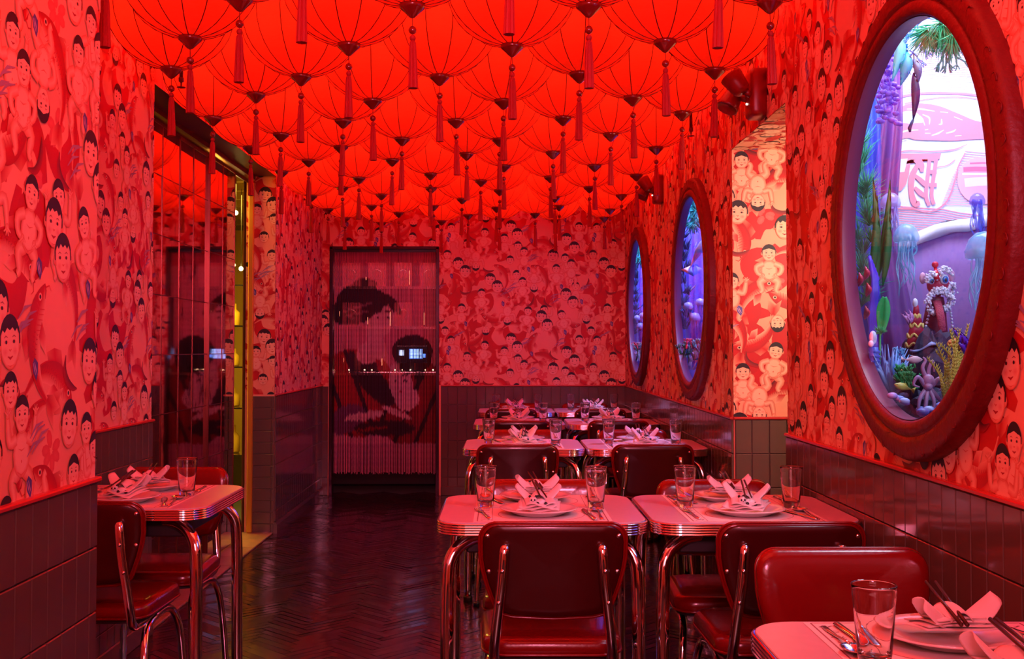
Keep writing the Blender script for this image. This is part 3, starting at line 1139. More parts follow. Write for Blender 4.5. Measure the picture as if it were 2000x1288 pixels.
# ------------------------------------------------------------------ doorway with bead curtain and the bar behind it
fm = MB()
for x in (DX0 + .012, DX1 - .012):
    fm.box(x - .014, x + .014, YB - .012, YB + .09, 0, DZ, ch=.003)
fm.box(DX0, DX1, YB - .012, YB + .09, DZ - .02, DZ + .006, ch=.003)
fm.build('trim_10', mat('door_frame_metal', base=hexc(60, 30, 45), rough=.2, metal=.6))['kind'] = 'structure'
CR = random.Random(21)
P_BG, P_HAIR, P_FACE, P_RED, P_DARK, P_PUR = hexc(235, 165, 180), hexc(38, 12, 24), hexc(252, 214, 214), hexc(190, 44, 50), hexc(52, 18, 44), hexc(132, 82, 120)


def ine(u, v, cu, cv, ru, rv, rot=0):
    x, y = (u - cu), (v - cv) * 2.05
    c, s_ = math.cos(rot), math.sin(rot)
    return ((x * c + y * s_) / ru) ** 2 + ((-x * s_ + y * c) / (rv * 2.05)) ** 2 < 1


def curtain_print(u, v):
    """A plain generic print: two robed figures as broad flat shapes."""
    c = P_BG
    if v > .93:
        c = hexc(214, 96, 120)
    robe1 = ine(u, v, .22, .36, .40, .20, .35)
    robe2 = ine(u, v, .82, .30, .38, .20, -.3)
    if robe1:
        c = P_RED if math.sin(26 * (u + .8 * v)) < .86 else P_DARK
    if robe2:
        c = mixc(P_RED, P_DARK, .35) if math.sin(30 * (u - .9 * v)) < .82 else P_HAIR
    if ine(u, v, .36, .42, .11, .16, .75):
        c = P_DARK                                     # dark collar band crossing the robe
    if ine(u, v, .13, .24, .20, .06, .4):
        c = P_PUR
    if ine(u, v, .30, .255, .20, .018, .15) or ine(u, v, .62, .27, .16, .014, -.35):
        c = P_FACE                                     # forearms
    if ine(u, v, .50, .20, .30, .035):
        c = P_DARK
    if ine(u, v, .40, .20, .17, .007, .1):
        c = P_RED
    if ine(u, v, .41, .60, .075, .10, .3) or ine(u, v, .34, .54, .12, .05, .6):
        c = P_FACE                                     # neck and shoulder
    if ine(u, v, .47, .69, .115, .082, -.15):
        c = P_FACE
    if ine(u, v, .20, .735, .24, .07, .25) or ine(u, v, .35, .79, .20, .045, -.25) or ine(u, v, .30, .845, .12, .03) or ine(u, v, .16, .80, .15, .04, .5):
        c = P_HAIR
    if ine(u, v, .585, .755, .115, .022, -.85) or ine(u, v, .42, .745, .06, .03, .3):
        c = P_HAIR
    if ine(u, v, .24, .745, .17, .006, .3) or ine(u, v, .22, .715, .14, .005, .2):
        c = mixc(P_HAIR, P_BG, .4)
    for (a_, b_, l_, h_) in ((.43, .70, .03, .003), (.53, .70, .028, .003), (.43, .725, .035, .002), (.53, .725, .03, .002), (.49, .655, .016, .0035)):
        if ine(u, v, a_, b_, l_, h_):
            c = P_DARK if b_ > .66 else P_RED
    if ine(u, v, .66, .40, .115, .10, .2) or ine(u, v, .72, .33, .12, .05, .3):
        c = P_FACE
    for (a_, b_, l_, h_) in ((.61, .41, .028, .003), (.70, .415, .028, .003), (.61, .435, .035, .002), (.70, .44, .035, .002), (.655, .365, .016, .0035)):
        if ine(u, v, a_, b_, l_, h_):
            c = P_DARK if b_ > .38 else P_RED
    if ine(u, v, .77, .545, .20, .075) or ine(u, v, .80, .485, .16, .035, .2) or ine(u, v, .84, .445, .05, .04):
        c = P_HAIR
    if v < .13:
        c = mixc(P_BG, P_PUR, .3)
    return c


ct = empty('bead_curtain', (0, YB + .05, 0), 0, 'printed bead curtain with robed figures filling the back doorway', 'curtain')
b = MB()
NS = 112
zz = np.linspace(.185, 2.10, 110)
for k in range(NS):
    u = (k + .5) / NS
    x = DX0 + .03 + u * (DX1 - DX0 - .06) + CR.uniform(-.0012, .0012)
    sw = CR.uniform(-.003, .003)
    r_ = CR.uniform(.0021, .0031)
    zb = CR.uniform(-.012, .012)
    rings, cols = [], []
    for z in zz:
        t = (z - .185) / 1.915
        w = sw * (1 - t)
        rr_ = r_ if (int(z * 40) % 2) else r_ * .86
        rings.append([(x + w + rr_ * math.cos(a), rr_ * math.sin(a), z + zb * (1 - t)) for a in (0, PI / 2, PI, 3 * PI / 2)])
        cols.append(curtain_print(u, t))
    b.loft(rings, col=cols, cap=False)
o = b.build('bead_strands', mat('bead_print', rough=.35, attr=True), ct)
o['kind'] = 'stuff'
b = MB()
b.box(DX0 + .025, DX1 - .025, -.012, .012, 2.085, 2.105)
b.build('hanging_rail', M_black, ct)

M_bar = mat('bar_wall', base=hexc(120, 40, 50), rough=.5)
quads('wall_bar', [[(-2.0, 11.3, 0), (-.1, 11.3, 0), (-.1, 11.3, 2.6), (-2.0, 11.3, 2.6)], [(-.1, YB + .1, 0), (-.1, 11.3, 0), (-.1, 11.3, 2.6), (-.1, YB + .1, 2.6)],
                   [(-1.76, YB + .1, 0), (-1.76, 11.3, 0), (-1.76, 11.3, 2.6), (-1.76, YB + .1, 2.6)], [(-2, YB + .1, 2.6), (-.1, YB + .1, 2.6), (-.1, 11.3, 2.6), (-2, 11.3, 2.6)]], M_bar)
area('bar_light', (-1.0, 10.3, 2.5), (0, 0, 0), .9, (1, .20, .28), 12)
sh = empty('back_bar_shelf', (-1.0, 11.1, 0), 0, 'tall shelf unit with three boards seen through the bead curtain', 'shelf')
b = MB()
for x in (-.7, .7):
    b.box(x - .015, x + .015, -.15, .15, 0, 2.3)
b.build('upright', M_dark, sh)
for z in (1.02, 1.46, 1.86, 2.28):
    b = MB()
    b.box(-.7, .7, -.15, .15, z - .012, z + .012)
    b.build('shelf_board', mat('shelf_steel', base=(.5, .4, .4), rough=.2, metal=1), sh)
for k in range(5):
    for r_, z in ((0, 1.875), (1, 1.475)):
        if r_ and k in (1, 3):
            continue
        bx = empty('gift_box', (-1.52 + k * .26, 11.1, z), 0, '%s ring-emblem box on the %s bar shelf behind the curtain' % (('leftmost', 'second from left', 'middle', 'second from right', 'rightmost')[k], ('upper', 'middle')[r_]), 'box', 'ring boxes on the bar shelves ' + str(r_))
        b = MB()
        b.box(-.09, .09, -.08, .08, 0, .24, ch=.004)
        b.build('box_body', mat('box_card', base=hexc(190, 90, 96), rough=.5), bx)
        b = MB()
        b.lathe([(.045, 0), (.052, 0), (.052, .004), (.045, .004)], n=20, M=Matrix.Translation((0, -.081, .12)) @ Matrix.Rotation(PI / 2, 4, 'X'))
        b.build('ring_emblem', mat('emblem_foil', base=hexc(230, 190, 170), rough=.2, metal=.5), bx)
for k in range(9):
    b = MB()
    b.lathe([(.03, 0), (.034, .01), (.034, .15), (.012, .2), (.012, .27), (.014, .27)], n=10, cap=True)
    tag(b.build('bottle', mat('bottle_' + 'ab'[k % 2], base=[hexc(90, 40, 20), hexc(200, 120, 90)][k % 2], rough=.06), loc=(-1.6 + k * .14, 11.05, 1.035)),
        'dark bottle, %s from the left on the lowest bar shelf behind the curtain' % ('first', 'second', 'third', 'fourth', 'fifth', 'sixth', 'seventh', 'eighth', 'ninth')[k], 'bottle', 'bottles on the lowest bar shelf')
GLINTS = [(-1.62, 1.60, .05), (-1.34, 1.53, .07), (-1.12, 1.55, .14), (-.78, 1.55, .12), (-1.36, 1.95, .03), (-.93, 1.96, .14), (-1.58, 1.14, .04), (-1.2, 1.12, .07)]  # highlights of lit box edges, made as small glowing bars
for k, (x, z, h) in enumerate(GLINTS):
    b = MB()
    b.box(x - .003, x + .003, 10.93, 10.936, z - h / 2, z + h / 2)
    tag(b.build('led_strip', mat('led_warm', base=(1, .5, .3), emit=(1, .28, .14), estr=2.2)), 'short warm light strip, %s of those glinting behind the bead curtain' % ('first', 'second', 'third', 'fourth', 'fifth', 'sixth', 'seventh', 'eighth')[k], 'light', 'warm strips behind the curtain')
ctr = empty('bar_counter', (-1.0, 10.35, 0), 0, 'dark bar counter seen dimly behind the bead curtain', 'counter')
b = MB()
b.box(-.74, .85, -.2, .2, 0, 1.0, ch=.01)
b.build('body', M_dark, ctr)
b = MB()
b.box(-.75, .88, -.24, .24, 1.0, 1.04, ch=.008)
b.build('worktop', mat('worktop_steel', base=(.45, .4, .4), rough=.15, metal=1), ctr)
ps = empty('till_screen', (-.845, 10.2, 1.04), 0, 'glowing blue till screen behind the right side of the bead curtain', 'screen')
b = MB()
b.box(-.14, .15, -.012, .012, .08, .24, ch=.006)
b.box(-.02, .02, -.01, .03, 0, .1)
b.lathe([(.07, 0), (.07, .01), (.02, .014)], n=16, cap=True)
b.build('housing', M_black, ps)
for k, (x0, x1, z0, z1, e) in enumerate(((-.115, -.07, .15, .20, 3.2), (-.02, .10, .12, .21, 2.2), (.105, .135, .13, .165, 2.6))):
    b = MB()
    b.box(x0, x1, -.0145, -.0125, z0, z1)
    b.build('display_panel', mat('blue_display_%d' % k, base=(0, 0, 0), emit=(.10, .22, 1) if k else (.5, .55, 1), estr=e), ps)
b = MB()
for i in range(3):
    for j in range(3):
        b.box(-.016 + i * .04, .018 + i * .04, -.0155, -.0147, .125 + j * .029, .149 + j * .029)
b.build('button_grid', mat('blue_keys', base=(0, 0, 0), emit=(.3, .45, 1), estr=2.6), ps)
ls = empty('light_string', (0, 10.12, 1.045), 0, 'string of tiny warm lights lying along the bar counter', 'lights')
b = MB()
pts = [(-1.6, 0, .01)] + [(-1.55 + .07 * k, .012 * math.sin(k * 2.1), .008 + .004 * (k % 2)) for k in range(14)]
b.tube(pts, .0025, n=6)
b.build('wire', M_black, ls)
b = MB()
for k in range(14):
    if k in (1, 3, 6, 7, 11):
        continue
    b.ball((-1.55 + .07 * k, .012 * math.sin(k * 2.1), .012), .0065, n=8, m=5)
b.build('bulb_row', mat('string_glow', base=(1, .6, .3), emit=(1, .55, .3), estr=9), ls)

# ------------------------------------------------------------------ twin-head emergency lights painted red
def twin_light(name, loc, label, sc=1.0):
    e = empty(name, loc, 0, label, 'light', 'red painted twin-head wall lights')
    e.scale = (sc, sc, sc)
    mr = mat('painted_red', base=hexc(130, 10, 14), rough=.35)
    b = MB()
    b.loft([[(x, y, z) for y, z in rrect(.055 - i, .085 - i, .02, 4)] for x, i in ((0, 0), (-.045, 0), (-.055, .006), (-.058, .02))], smooth=True)
    b.build('housing', mr, e)
    for s, tilt in ((-1, .5), (1, -.15)):
        h = MB()
        M = Matrix.Translation((-.105, s * .050, .025 if s < 0 else -.01)) @ Euler((0, R(-150 if s > 0 else -35), R(s * 25))).to_matrix().to_4x4()
        h.lathe([(.001, -.04), (.022, -.04), (.031, -.03), (.040, .03), (.040, .036), (.035, .036), (.033, .028), (.001, .024)], n=20, M=M)
        h.build('lamp_head', mr, e)
        k = MB()
        k.tube([(-.05, s * .03, -.01), (-.075, s * .045, 0)], .013, n=8)
        k.build('swivel', mr, e)
    b = MB()
    b.ball((-.06, 0, -.035), .0035)
    b.build('indicator', mat('indicator_glow', base=(1, .6, .6), emit=(1, .7, .6), estr=6), e)
    return e


twin_light('emergency_light', (XR, 4.40, 2.275), 'red twin-head wall light above the lit side recess', 1.15)
twin_light('emergency_light', (XR, 7.22, 2.30), 'red twin-head wall light between the two far round windows', 1.1)
# ------------------------------------------------------------------ lanterns
# (x per metre of height, distance) of every lantern read as world positions; tip of the cap hangs 2.25 m above the floor
LAN = {
    0: [(-1.21, 3.97), (-1.231, 4.83), (-1.206, 5.47), (-1.225, 6.38), (-1.22, 7.2), (-1.216, 8.02), (-1.195, 8.74)],
    1: [(-1.04, 2.85), (-1.053, 3.694), (-1.019, 4.498), (-1.044, 5.28), (-1.06, 5.95), (-1.026, 6.98), (-1.0, 7.85), (-1.04, 8.88)],
    2: [(-.784, 3.248), (-.771, 4.143), (-.781, 5.0), (-.762, 5.81), (-.78, 6.68), (-.752, 7.41), (-.76, 8.3)],
    3: [(-.517, 2.82), (-.545, 3.79), (-.529, 4.517), (-.53, 5.348), (-.535, 6.0), (-.542, 6.6), (-.52, 7.3), (-.515, 8.08), (-.48, 8.81)],
    4: [(-.27, 3.26), (-.253, 4.216), (-.25, 5.071), (-.253, 6.04), (-.23, 6.76), (-.232, 7.57), (-.244, 8.4)],
    5: [(.018, 2.75), (.0318, 3.70), (.0, 4.555), (-.0255, 5.48), (.03, 6.3), (.04, 7.2), (0, 8.02), (0, 8.8)],
    6: [(.257, 3.26), (.305, 4.15), (.28, 4.977), (.273, 5.87), (.272, 6.72), (.27, 7.52), (.26, 8.3)],
    7: [(.571, 2.87), (.558, 3.70), (.535, 4.479), (.505, 5.27), (.547, 6.25), (.529, 6.98), (.548, 7.9), (.53, 8.75)],
    8: [(.80, 3.26), (.771, 4.0), (.777, 4.8), (.782, 5.66), (.766, 6.44), (.769, 7.25), (.745, 7.95), (.74, 8.74)],
}
ORD = ['first', 'second', 'third', 'fourth', 'fifth', 'sixth', 'seventh', 'eighth', 'ninth', 'tenth']
NR = 14
A_, B_, Z0 = .2255, .208, .038


def shade_ring(t, puff=True):
    a = -PI / 2 + t * PI
    z = Z0 + B_ + B_ * math.sin(a)
    r0 = max(A_ * math.cos(a), .030)
    ring = []
    for k in range(NR * 2):
        an = 2 * PI * k / (NR * 2)
        r_ = r0 * (1 if k % 2 == 0 else (1 - .032 * math.cos(a)))
        ring.append((r_ * math.cos(an), r_ * math.sin(an), z))
    return ring


def lantern_proto():
    e = empty('silk_lantern')
    b = MB()
    b.loft([shade_ring(t) for t in np.linspace(.04, .96, 17)], cap=False, smooth=False)
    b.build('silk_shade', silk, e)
    b = MB()
    for k in range(NR):
        an = 2 * PI * k / NR
        pts = []
        for t in np.linspace(.05, .95, 15):
            a = -PI / 2 + t * PI
            r_ = max(A_ * math.cos(a), .028) + .0008
            pts.append((r_ * math.cos(an), r_ * math.sin(an), Z0 + B_ + B_ * math.sin(a)))
        b.tube(pts, .0016, n=4, caps=False)
    b.build('wire_rib', M_rib, e)['kind'] = 'stuff'
    b = MB()
    b.lathe([(.002, .0), (.009, .003), (.024, .018), (.034, .027), (.0385, .031), (.039, .042), (.033, .045), (.002, .046)], n=24)
    b.build('bottom_cap', M_lacquer, e)
    b = MB()
    zt = Z0 + 2 * B_
    b.lathe([(.002, zt - .004), (.032, zt - .004), (.034, zt + .006), (.012, zt + .02), (.002, zt + .03)], n=16)
    b.build('top_cap', M_lacquer, e)
    b = MB()
    b.tube([(0, 0, zt + .02), (0, 0, .70)], .0025, n=5)
    b.build('cord', M_cord, e)
    b = MB()
    b.tube([(0, 0, -.095), (0, 0, .004)], .0013, n=5)
    b.build('tassel_cord', M_cord, e)
    b = MB()
    b.ball((0, 0, -.036), .0125, n=14, m=9)
    b.build('bead', M_lacquer, e)
    b = MB()
    b.ball((0, 0, -.060), .0095, n=12, m=8, rz=.010)
    b.build('tassel_knot', M_tassel, e)
    b = MB()
    rings = []
    for z, r_ in ((-.068, .006), (-.074, .0095), (-.095, .0115), (-.15, .0135), (-.212, .0155)):
        rings.append([((r_ * (1 if k % 2 else .84)) * math.cos(2 * PI * k / 20), (r_ * (1 if k % 2 else .84)) * math.sin(2 * PI * k / 20), z) for k in range(20)])
    b.loft(rings, smooth=False)
    b.build('tassel', M_tassel, e)
    lb = bpy.data.lights.new('lantern_lamp', 'POINT')
    lb.energy = LAMP_W
    lb.color = (1, .125, .06)
    lb.shadow_soft_size = .04
    lo = bpy.data.objects.new('lantern_lamp', lb)
    COL.objects.link(lo)
    lo.parent = e
    lo.location = (0, 0, Z0 + B_ * 1.55)
    return e


PTS = [[ci, ri, max(min(u, .80), -1.30), y] for ci in sorted(LAN) for ri, (u, y) in enumerate(LAN[ci])]
ORG = [(p[2], p[3]) for p in PTS]
for it in range(400):
    for P_, O_ in zip(PTS, ORG):
        k_ = .03 if O_[1] < 5 else .005
        P_[2] += (O_[0] - P_[2]) * k_
        P_[3] += (O_[1] - P_[3]) * k_                                          # keep neighbours from touching
    for i in range(len(PTS)):
        for j in range(i + 1, len(PTS)):
            dx, dy = PTS[j][2] - PTS[i][2], PTS[j][3] - PTS[i][3]
            dd = math.hypot(dx, dy)
            if dd < .462:
                q_ = (.462 - dd) / 2 / max(dd, 1e-6) * .5
                for s_, P_ in ((-1, PTS[i]), (1, PTS[j])):
                    P_[2] = max(min(P_[2] + s_ * dx * q_ * .6, .80), -1.30)
                    P_[3] = min(P_[3] + s_ * dy * q_ * 1.2, 9.15)
PTS[10][3] -= .02
POS = {(p[0], p[1]): (p[2], p[3]) for p in PTS}
lp = lantern_proto()
first = True
rl = random.Random(9)
for ci in sorted(LAN):
    for ri, (u, y) in enumerate(LAN[ci]):
        o = lp if first else copy_tree(lp)
        first = False
        x, y = POS[(ci, ri)]
        o.location = (x, y, 2.25 + rl.uniform(-.012, .012))
        o.rotation_euler = (rl.uniform(-.02, .02), rl.uniform(-.02, .02), rl.uniform(0, .4))
        tag(o, 'red silk lantern, %s from the camera in the %s column from the left wall' % (ORD[ri], ORD[ci]), 'lantern', 'red silk lanterns under the ceiling')
for k, (x, y, w) in enumerate(((-1.28, 4.35, 'between the lanterns above the left wall'), (.92, 5.35, 'between the lanterns near the right wall'))):
    b = MB()
    b.tube([(0, 0, .65), (0, 0, .03)], .008, n=8)
    b.lathe([(.011, .03), (.011, .014), (.004, .01), (.004, -.005), (.018, -.008), (.018, -.010), (.002, -.012)], n=12)
    tag(b.build('fire_sprinkler', mat('sprinkler_paint', base=hexc(110, 10, 12), rough=.3), loc=(x, y, 2.30)), 'small red painted sprinkler ' + w, 'sprinkler')


# ------------------------------------------------------------------ diner tables
def table_proto():
    e = empty('diner_table')
    H = .305
    b = MB()
    o = rrect(H - .004, H - .004, .082, 7)
    oi = rrect(H - .03, H - .03, .06, 7)
    b.loft([[(x, y, .722) for x, y in o], [(x, y, .7535) for x, y in o], [(x, y, .755) for x, y in rrect(H - .0055, H - .0055, .081, 7)], [(x, y, .755) for x, y in oi]], smooth=False)
    b.build('laminate_top', M_lam, e)
    b = MB()
    rings = []
    for i in range(5):
        z = .7515 - i * .0072
        for dz, d in ((0, -.001), (-.0012, .0022), (-.0045, .0022), (-.0057, -.001)):
            rings.append([(x, y, z + dz) for x, y in rrect(H + d, H + d, .085, 7)])
    b.loft(rings, cap=True, smooth=True)
    b.build('ribbed_edge_band', M_chrome, e)
    b = MB()
    b.box(-.22, .22, -.22, .22, .655, .716, ch=.004)
    b.build('apron', M_dark, e)
    for sx in (-1, 1):
        for sy in (-1, 1):
            b = MB()
            pts = bez([(sx * .13, sy * .19, .700), (sx * .21, sy * .225, .695), (sx * .262, sy * .252, .65), (sx * .274, sy * .262, .56), (sx * .276, sy * .264, .3), (sx * .278, sy * .266, .012)], 6)
            b.tube(pts, .0195, n=14)
            b.build('leg', M_chrome, e)
    for sx in (-1, 1):
        for sy in (-1, 1):
            b = MB()
            b.lathe([(.021, 0), (.023, .004), (.023, .02), (.0195, .028)], n=14, c=(sx * .278, sy * .266, 0), cap=True)
            b.build('leg_cap', M_black, e)
    return e


TABLES = [  # key, x, y, label phrase
    ('a1', .115, 3.453, 'first-row aisle table'), ('w1', .735, 3.453, 'first-row wall table'),
    ('a2', .105, 5.765, 'second-row aisle table'), ('w2', .725, 5.765, 'second-row wall table'),
    ('a3', .110, 7.545, 'third-row aisle table'), ('w3', .735, 7.545, 'third-row wall table'),
    ('a4', .108, 8.93, 'back-row aisle table'), ('w4', .725, 8.93, 'back-row wall table'),
    ('l', -1.232, 3.725, 'left wall table'), ('c', .742, 1.715, 'corner table'),
]
TL = {'a1': 'pink-topped square table beside the aisle, nearest full table to the camera', 'w1': 'pink-topped square table against the right wall under the lit recess',
      'a2': 'square chrome-edged table beside the aisle, in the second row', 'w2': 'square chrome-edged table at the right wall, in the second row',
      'a3': 'square chrome-edged table beside the aisle, in the third row', 'w3': 'square chrome-edged table at the right wall, in the third row',
      'a4': 'square table beside the aisle, closest to the back wall', 'w4': 'square table in the back right corner of the room',
      'l': 'lone square chrome-edged table by the left wall near the mirror doors', 'c': 'table cut off by the bottom right corner of the photo'}
tp = table_proto()
for i, (k, x, y, ph) in enumerate(TABLES):
    o = tp if i == 0 else copy_tree(tp)
    o.location = (x, y, 0)
    tag(o, TL[k], 'table', 'chrome-edged diner tables')


# ------------------------------------------------------------------ diner chairs
def back_outline(n=7):
    """Shield outline (x, z) of the backrest."""
    P = []
    for cx, cz, r_, a0, a1 in ((.148, .738, .052, 0, 90), (-.148, .738, .052, 90, 180)):
        for k in range(n + 1):
            a = R(a0 + (a1 - a0) * k / n)
            P.append((cx + r_ * math.cos(a), cz + r_ * math.sin(a)))
    L = [(-.199, .69), (-.193, .655), (-.182, .615), (-.168, .575), (-.158, .55), (-.142, .533), (-.11, .526)]
    P += L + [(0, .522)] + [(-x, z) for x, z in L[::-1]]
    return P


def sag(x, z):
    """Top edge dips towards the middle."""
    t = min(max((z - .56) / .23, 0), 1)
    return z - .011 * (1 - (x / .2) ** 2) * t * t * (3 - 2 * t)


def chair_proto():
    e = empty('diner_chair')
    out = back_outline()
    cx, cz = 0, .66

    def yb(x, z):
        return -.205 - (z - .5) * .13 + .9 * x * x * .55

    def ring(sc, off):
        return [(cx + (x - cx) * sc, yb(x * sc, cz + (z - cz) * sc) + off, sag(x * sc, cz + (z - cz) * sc)) for x, z in out]
    b = MB()
    rings = [ring(.02, .026), ring(.2, .026), ring(.4, .026), ring(.6, .026), ring(.75, .025), ring(.87, .022), ring(.94, .018), ring(.985, .009), ring(1.0, -.002), ring(.985, -.012), ring(.95, -.016)]
    b.loft(rings, cap=True)
    b.build('backrest_front', M_vinyl, e)
    b = MB()
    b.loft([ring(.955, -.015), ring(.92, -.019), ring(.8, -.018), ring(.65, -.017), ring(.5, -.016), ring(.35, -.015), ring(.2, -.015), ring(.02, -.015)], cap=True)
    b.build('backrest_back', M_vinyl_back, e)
    b = MB()
    b.tube([Vector(p) for p in ring(.992, -.010)] + [Vector(ring(.992, -.010)[0])], .0042, n=6, caps=False)
    b.build('piping', M_vinyl, e)
    # seat
    b = MB()
    so = rrect(.2, .2, .07, 6)

    def sr(sc, z, d=0):
        return [(x * sc * (1 - .06 * (-y / .2)) if y < 0 else x * sc, y * sc, z + d) for x, y in so]
    b.loft([sr(.93, .414), sr(.985, .418), sr(1.0, .432), sr(.995, .448), sr(.96, .459), sr(.85, .465), sr(.5, .468), sr(.02, .469)], cap=True)
    b.build('seat', M_vinyl, e)
    b = MB()
    b.tube([Vector(p) for p in sr(1.0, .421)] + [Vector(sr(1.0, .421)[0])], .0045, n=6, caps=False)
    b.build('seat_piping', M_vinyl, e)
    b = MB()
    b.loft([sr(.93, .404), sr(.93, .414)], cap=True, smooth=False)
    b.build('seat_pan', M_dark, e)
    for s in (-1, 1):
        b = MB()
        P = [(s * .128, -.246, .728), (s * .132, -.256, .70), (s * .138, -.252, .62), (s * .150, -.240, .52), (s * .157, -.228, .45), (s * .158, -.205, .405), (s * .158, -.15, .393), (s * .158, -.02, .392), (s * .158, .09, .392)]
        pts = bez(P, 5)
        rs = [.0145 if i > 2 else (.006, .0115, .014)[i] for i in range(len(pts))]
        b.tube(pts, rs, n=12)
        b.build('back_post', M_chrome, e)
        b = MB()
        b.tube(bez([(s * .165, -.02, .388), (s * .166, .09, .386), (s * .172, .165, .362), (s * .182, .205, .29), (s * .192, .222, .15), (s * .20, .232, .01)], 6), .0125, n=12)
        b.build('front_leg', M_chrome, e)
        b = MB()
        b.tube(bez([(s * .165, .06, .386), (s * .168, -.05, .384), (s * .174, -.13, .362), (s * .184, -.175, .29), (s * .194, -.20, .15), (s * .20, -.215, .01)], 6), .0125, n=12)
        b.build('rear_leg', M_chrome, e)
        b = MB()
        b.lathe([(.013, 0), (.016, .003), (.016, .018), (.0125, .022)], n=12, c=(s * .20, .232, 0), cap=True)
        b.build('foot_glide', M_black, e)
        b = MB()
        b.lathe([(.013, 0), (.016, .003), (.016, .018), (.0125, .022)], n=12, c=(s * .20, -.215, 0), cap=True)
        b.build('foot_glide', M_black, e)
        for x, z, r_ in ((.176, .752, .0075), (.172, .655, .0075)):
            b = MB()
            b.ball((s * x, yb(x, z) - .016, z - .003), r_, ry=.006, n=10, m=6)
            b.build('button', M_chrome, e)
        for x, y, z in ((.1365, -.268, .66), (.146, -.259, .575)):
            b = MB()
            b.ball((s * x, y, z), .0062, n=8, m=6)
            b.build('bolt', M_chrome, e)
    return e


cp = chair_proto()
CH = [  # x, y of the seat centre, turn, label
    (.135, 3.205, 0, 'red vinyl diner chair with its back to us at the nearest aisle table'),
    (.775, 3.205, 0, 'red vinyl diner chair seen from behind at the first-row wall table'),
    (.135, 3.690, 180, 'red chair facing us across the nearest aisle table'),
    (.745, 3.690, 180, 'red chair facing us in front of the lit side recess'),
    (.072, 5.60, 0, 'dark red chair seen from behind, aisle table of the second row'),
    (.73, 5.60, 0, 'dark red chair seen from behind, wall table of the second row'),
    (.12, 6.09, 180, 'red chair facing us beyond the second-row aisle table'),
    (.745, 6.09, 180, 'red chair facing us beyond the second-row wall table'),
    (.115, 7.37, 0, 'small dark red chair back at the third-row aisle table'),
    (.75, 7.37, 0, 'small dark red chair back at the third-row wall table'),
    (.065, 8.745, 0, 'chair back at the back-row aisle table, facing the back wall'),
    (.755, 8.745, 0, 'chair back at the back-row wall table, facing the back wall'),
    (.125, 9.17, 180, 'chair against the back wall behind the last aisle table'),
    (.70, 9.17, 180, 'chair against the back wall behind the last wall table'),
    (-1.29, 3.60, 0, 'red vinyl chair half hidden by the left wall, facing the mirror doors'),
    (-1.272, 4.09, 180, 'red chair facing us across the left wall table'),
    (.785, 2.345, 180, 'large red chair facing us at the bottom right corner table'),
]
for i, (x, y, r_, lb) in enumerate(CH):
    o = cp if i == 0 else copy_tree(cp)
    o.location = (x, y, 0)
    o.rotation_euler = (0, 0, R(r_))
    tag(o, lb, 'chair', 'red vinyl diner chairs')


# ------------------------------------------------------------------ place settings
def sheet(b, fn, nu, nv, th=.0015, mi=0):
    top = [[Vector(fn(i / nu, j / nv)) for j in range(nv + 1)] for i in range(nu + 1)]
    vs, fs = [], []
    for lay in (0, 1):
        for i in range(nu + 1):
            for j in range(nv + 1):
                vs.append(top[i][j] - Vector((0, 0, th * lay)))
    n = (nu + 1) * (nv + 1)
    I = lambda i, j, l: l * n + i * (nv + 1) + j
    for i in range(nu):
        for j in range(nv):
            fs.append((I(i, j, 0), I(i + 1, j, 0), I(i + 1, j + 1, 0), I(i, j + 1, 0)))
            fs.append((I(i, j, 1), I(i, j + 1, 1), I(i + 1, j + 1, 1), I(i + 1, j, 1)))
    for i in range(nu):
        fs.append((I(i, 0, 0), I(i, 0, 1), I(i + 1, 0, 1), I(i + 1, 0, 0)))
        fs.append((I(i, nv, 0), I(i + 1, nv, 0), I(i + 1, nv, 1), I(i, nv, 1)))
    for j in range(nv):
        fs.append((I(0, j, 0), I(0, j + 1, 0), I(0, j + 1, 1), I(0, j, 1)))
        fs.append((I(nu, j, 0), I(nu, j, 1), I(nu, j + 1, 1), I(nu, j + 1, 0)))
    b.add(vs, fs, smooth=True)


def plate_mesh():
    b = MB()
    b.lathe([(.001, .0065), (.062, .0065), (.072, .009), (.098, .0185), (.114, .0215), (.1165, .0205), (.115, .0185), (.10, .0145), (.074, .003), (.066, 0), (.06, .0), (.058, .003), (.001, .003)], n=48)
    return b.mesh('plate', M_china)


def napkin_mesh(seed):
    rnd = random.Random(seed)
    b = MB()
    # folded layers at the front
    for k in range(4):
        off = k * .0045
        tw_ = rnd.uniform(-.08, .08)

        def f(u, v, off=off, k=k, tw_=tw_):
            x = (u - .5) * (.115 - .012 * k) + (v - .5) * .02 * tw_ * 10
            y = -.045 + v * .085 + .006 * math.sin(u * 5 + k)
            z = .002 + off + .006 * math.sin(v * PI) + .003 * math.sin(u * 9 + k * 2) * (1 - v) + .012 * v * v
            return (x, y, z)
        sheet(b, f, 12, 8, .002)
    # two lobes rising like the loops of a bow
    for s in (-1, 1):
        h = .036 + rnd.uniform(-.004, .006)

        def g(u, v, s=s, h=h):
            a = (u - .5) * PI * .95
            w = .023 * (.55 + .45 * math.sin(v * PI * .85))
            x = s * (.012 + v * .047) + s * .004 * math.sin(u * 8)
            y = .012 + w * math.sin(a) + .012 * v
            z = .014 + w * .9 * math.cos(a) * .8 + h * v * v * .8
            return (x, y, z)
        sheet(b, g, 10, 10, .002)

    def c_(u, v):
        return ((u - .5) * .036, -.02 + v * .06, .024 + .012 * math.sin(u * PI) + .006 * math.sin(v * PI))
    sheet(b, c_, 8, 6, .002)
    b.v = [(x * 1.1, y * 1.15, z * 1.3) for x, y, z in b.v]
    return b.mesh('napkin', M_cloth)


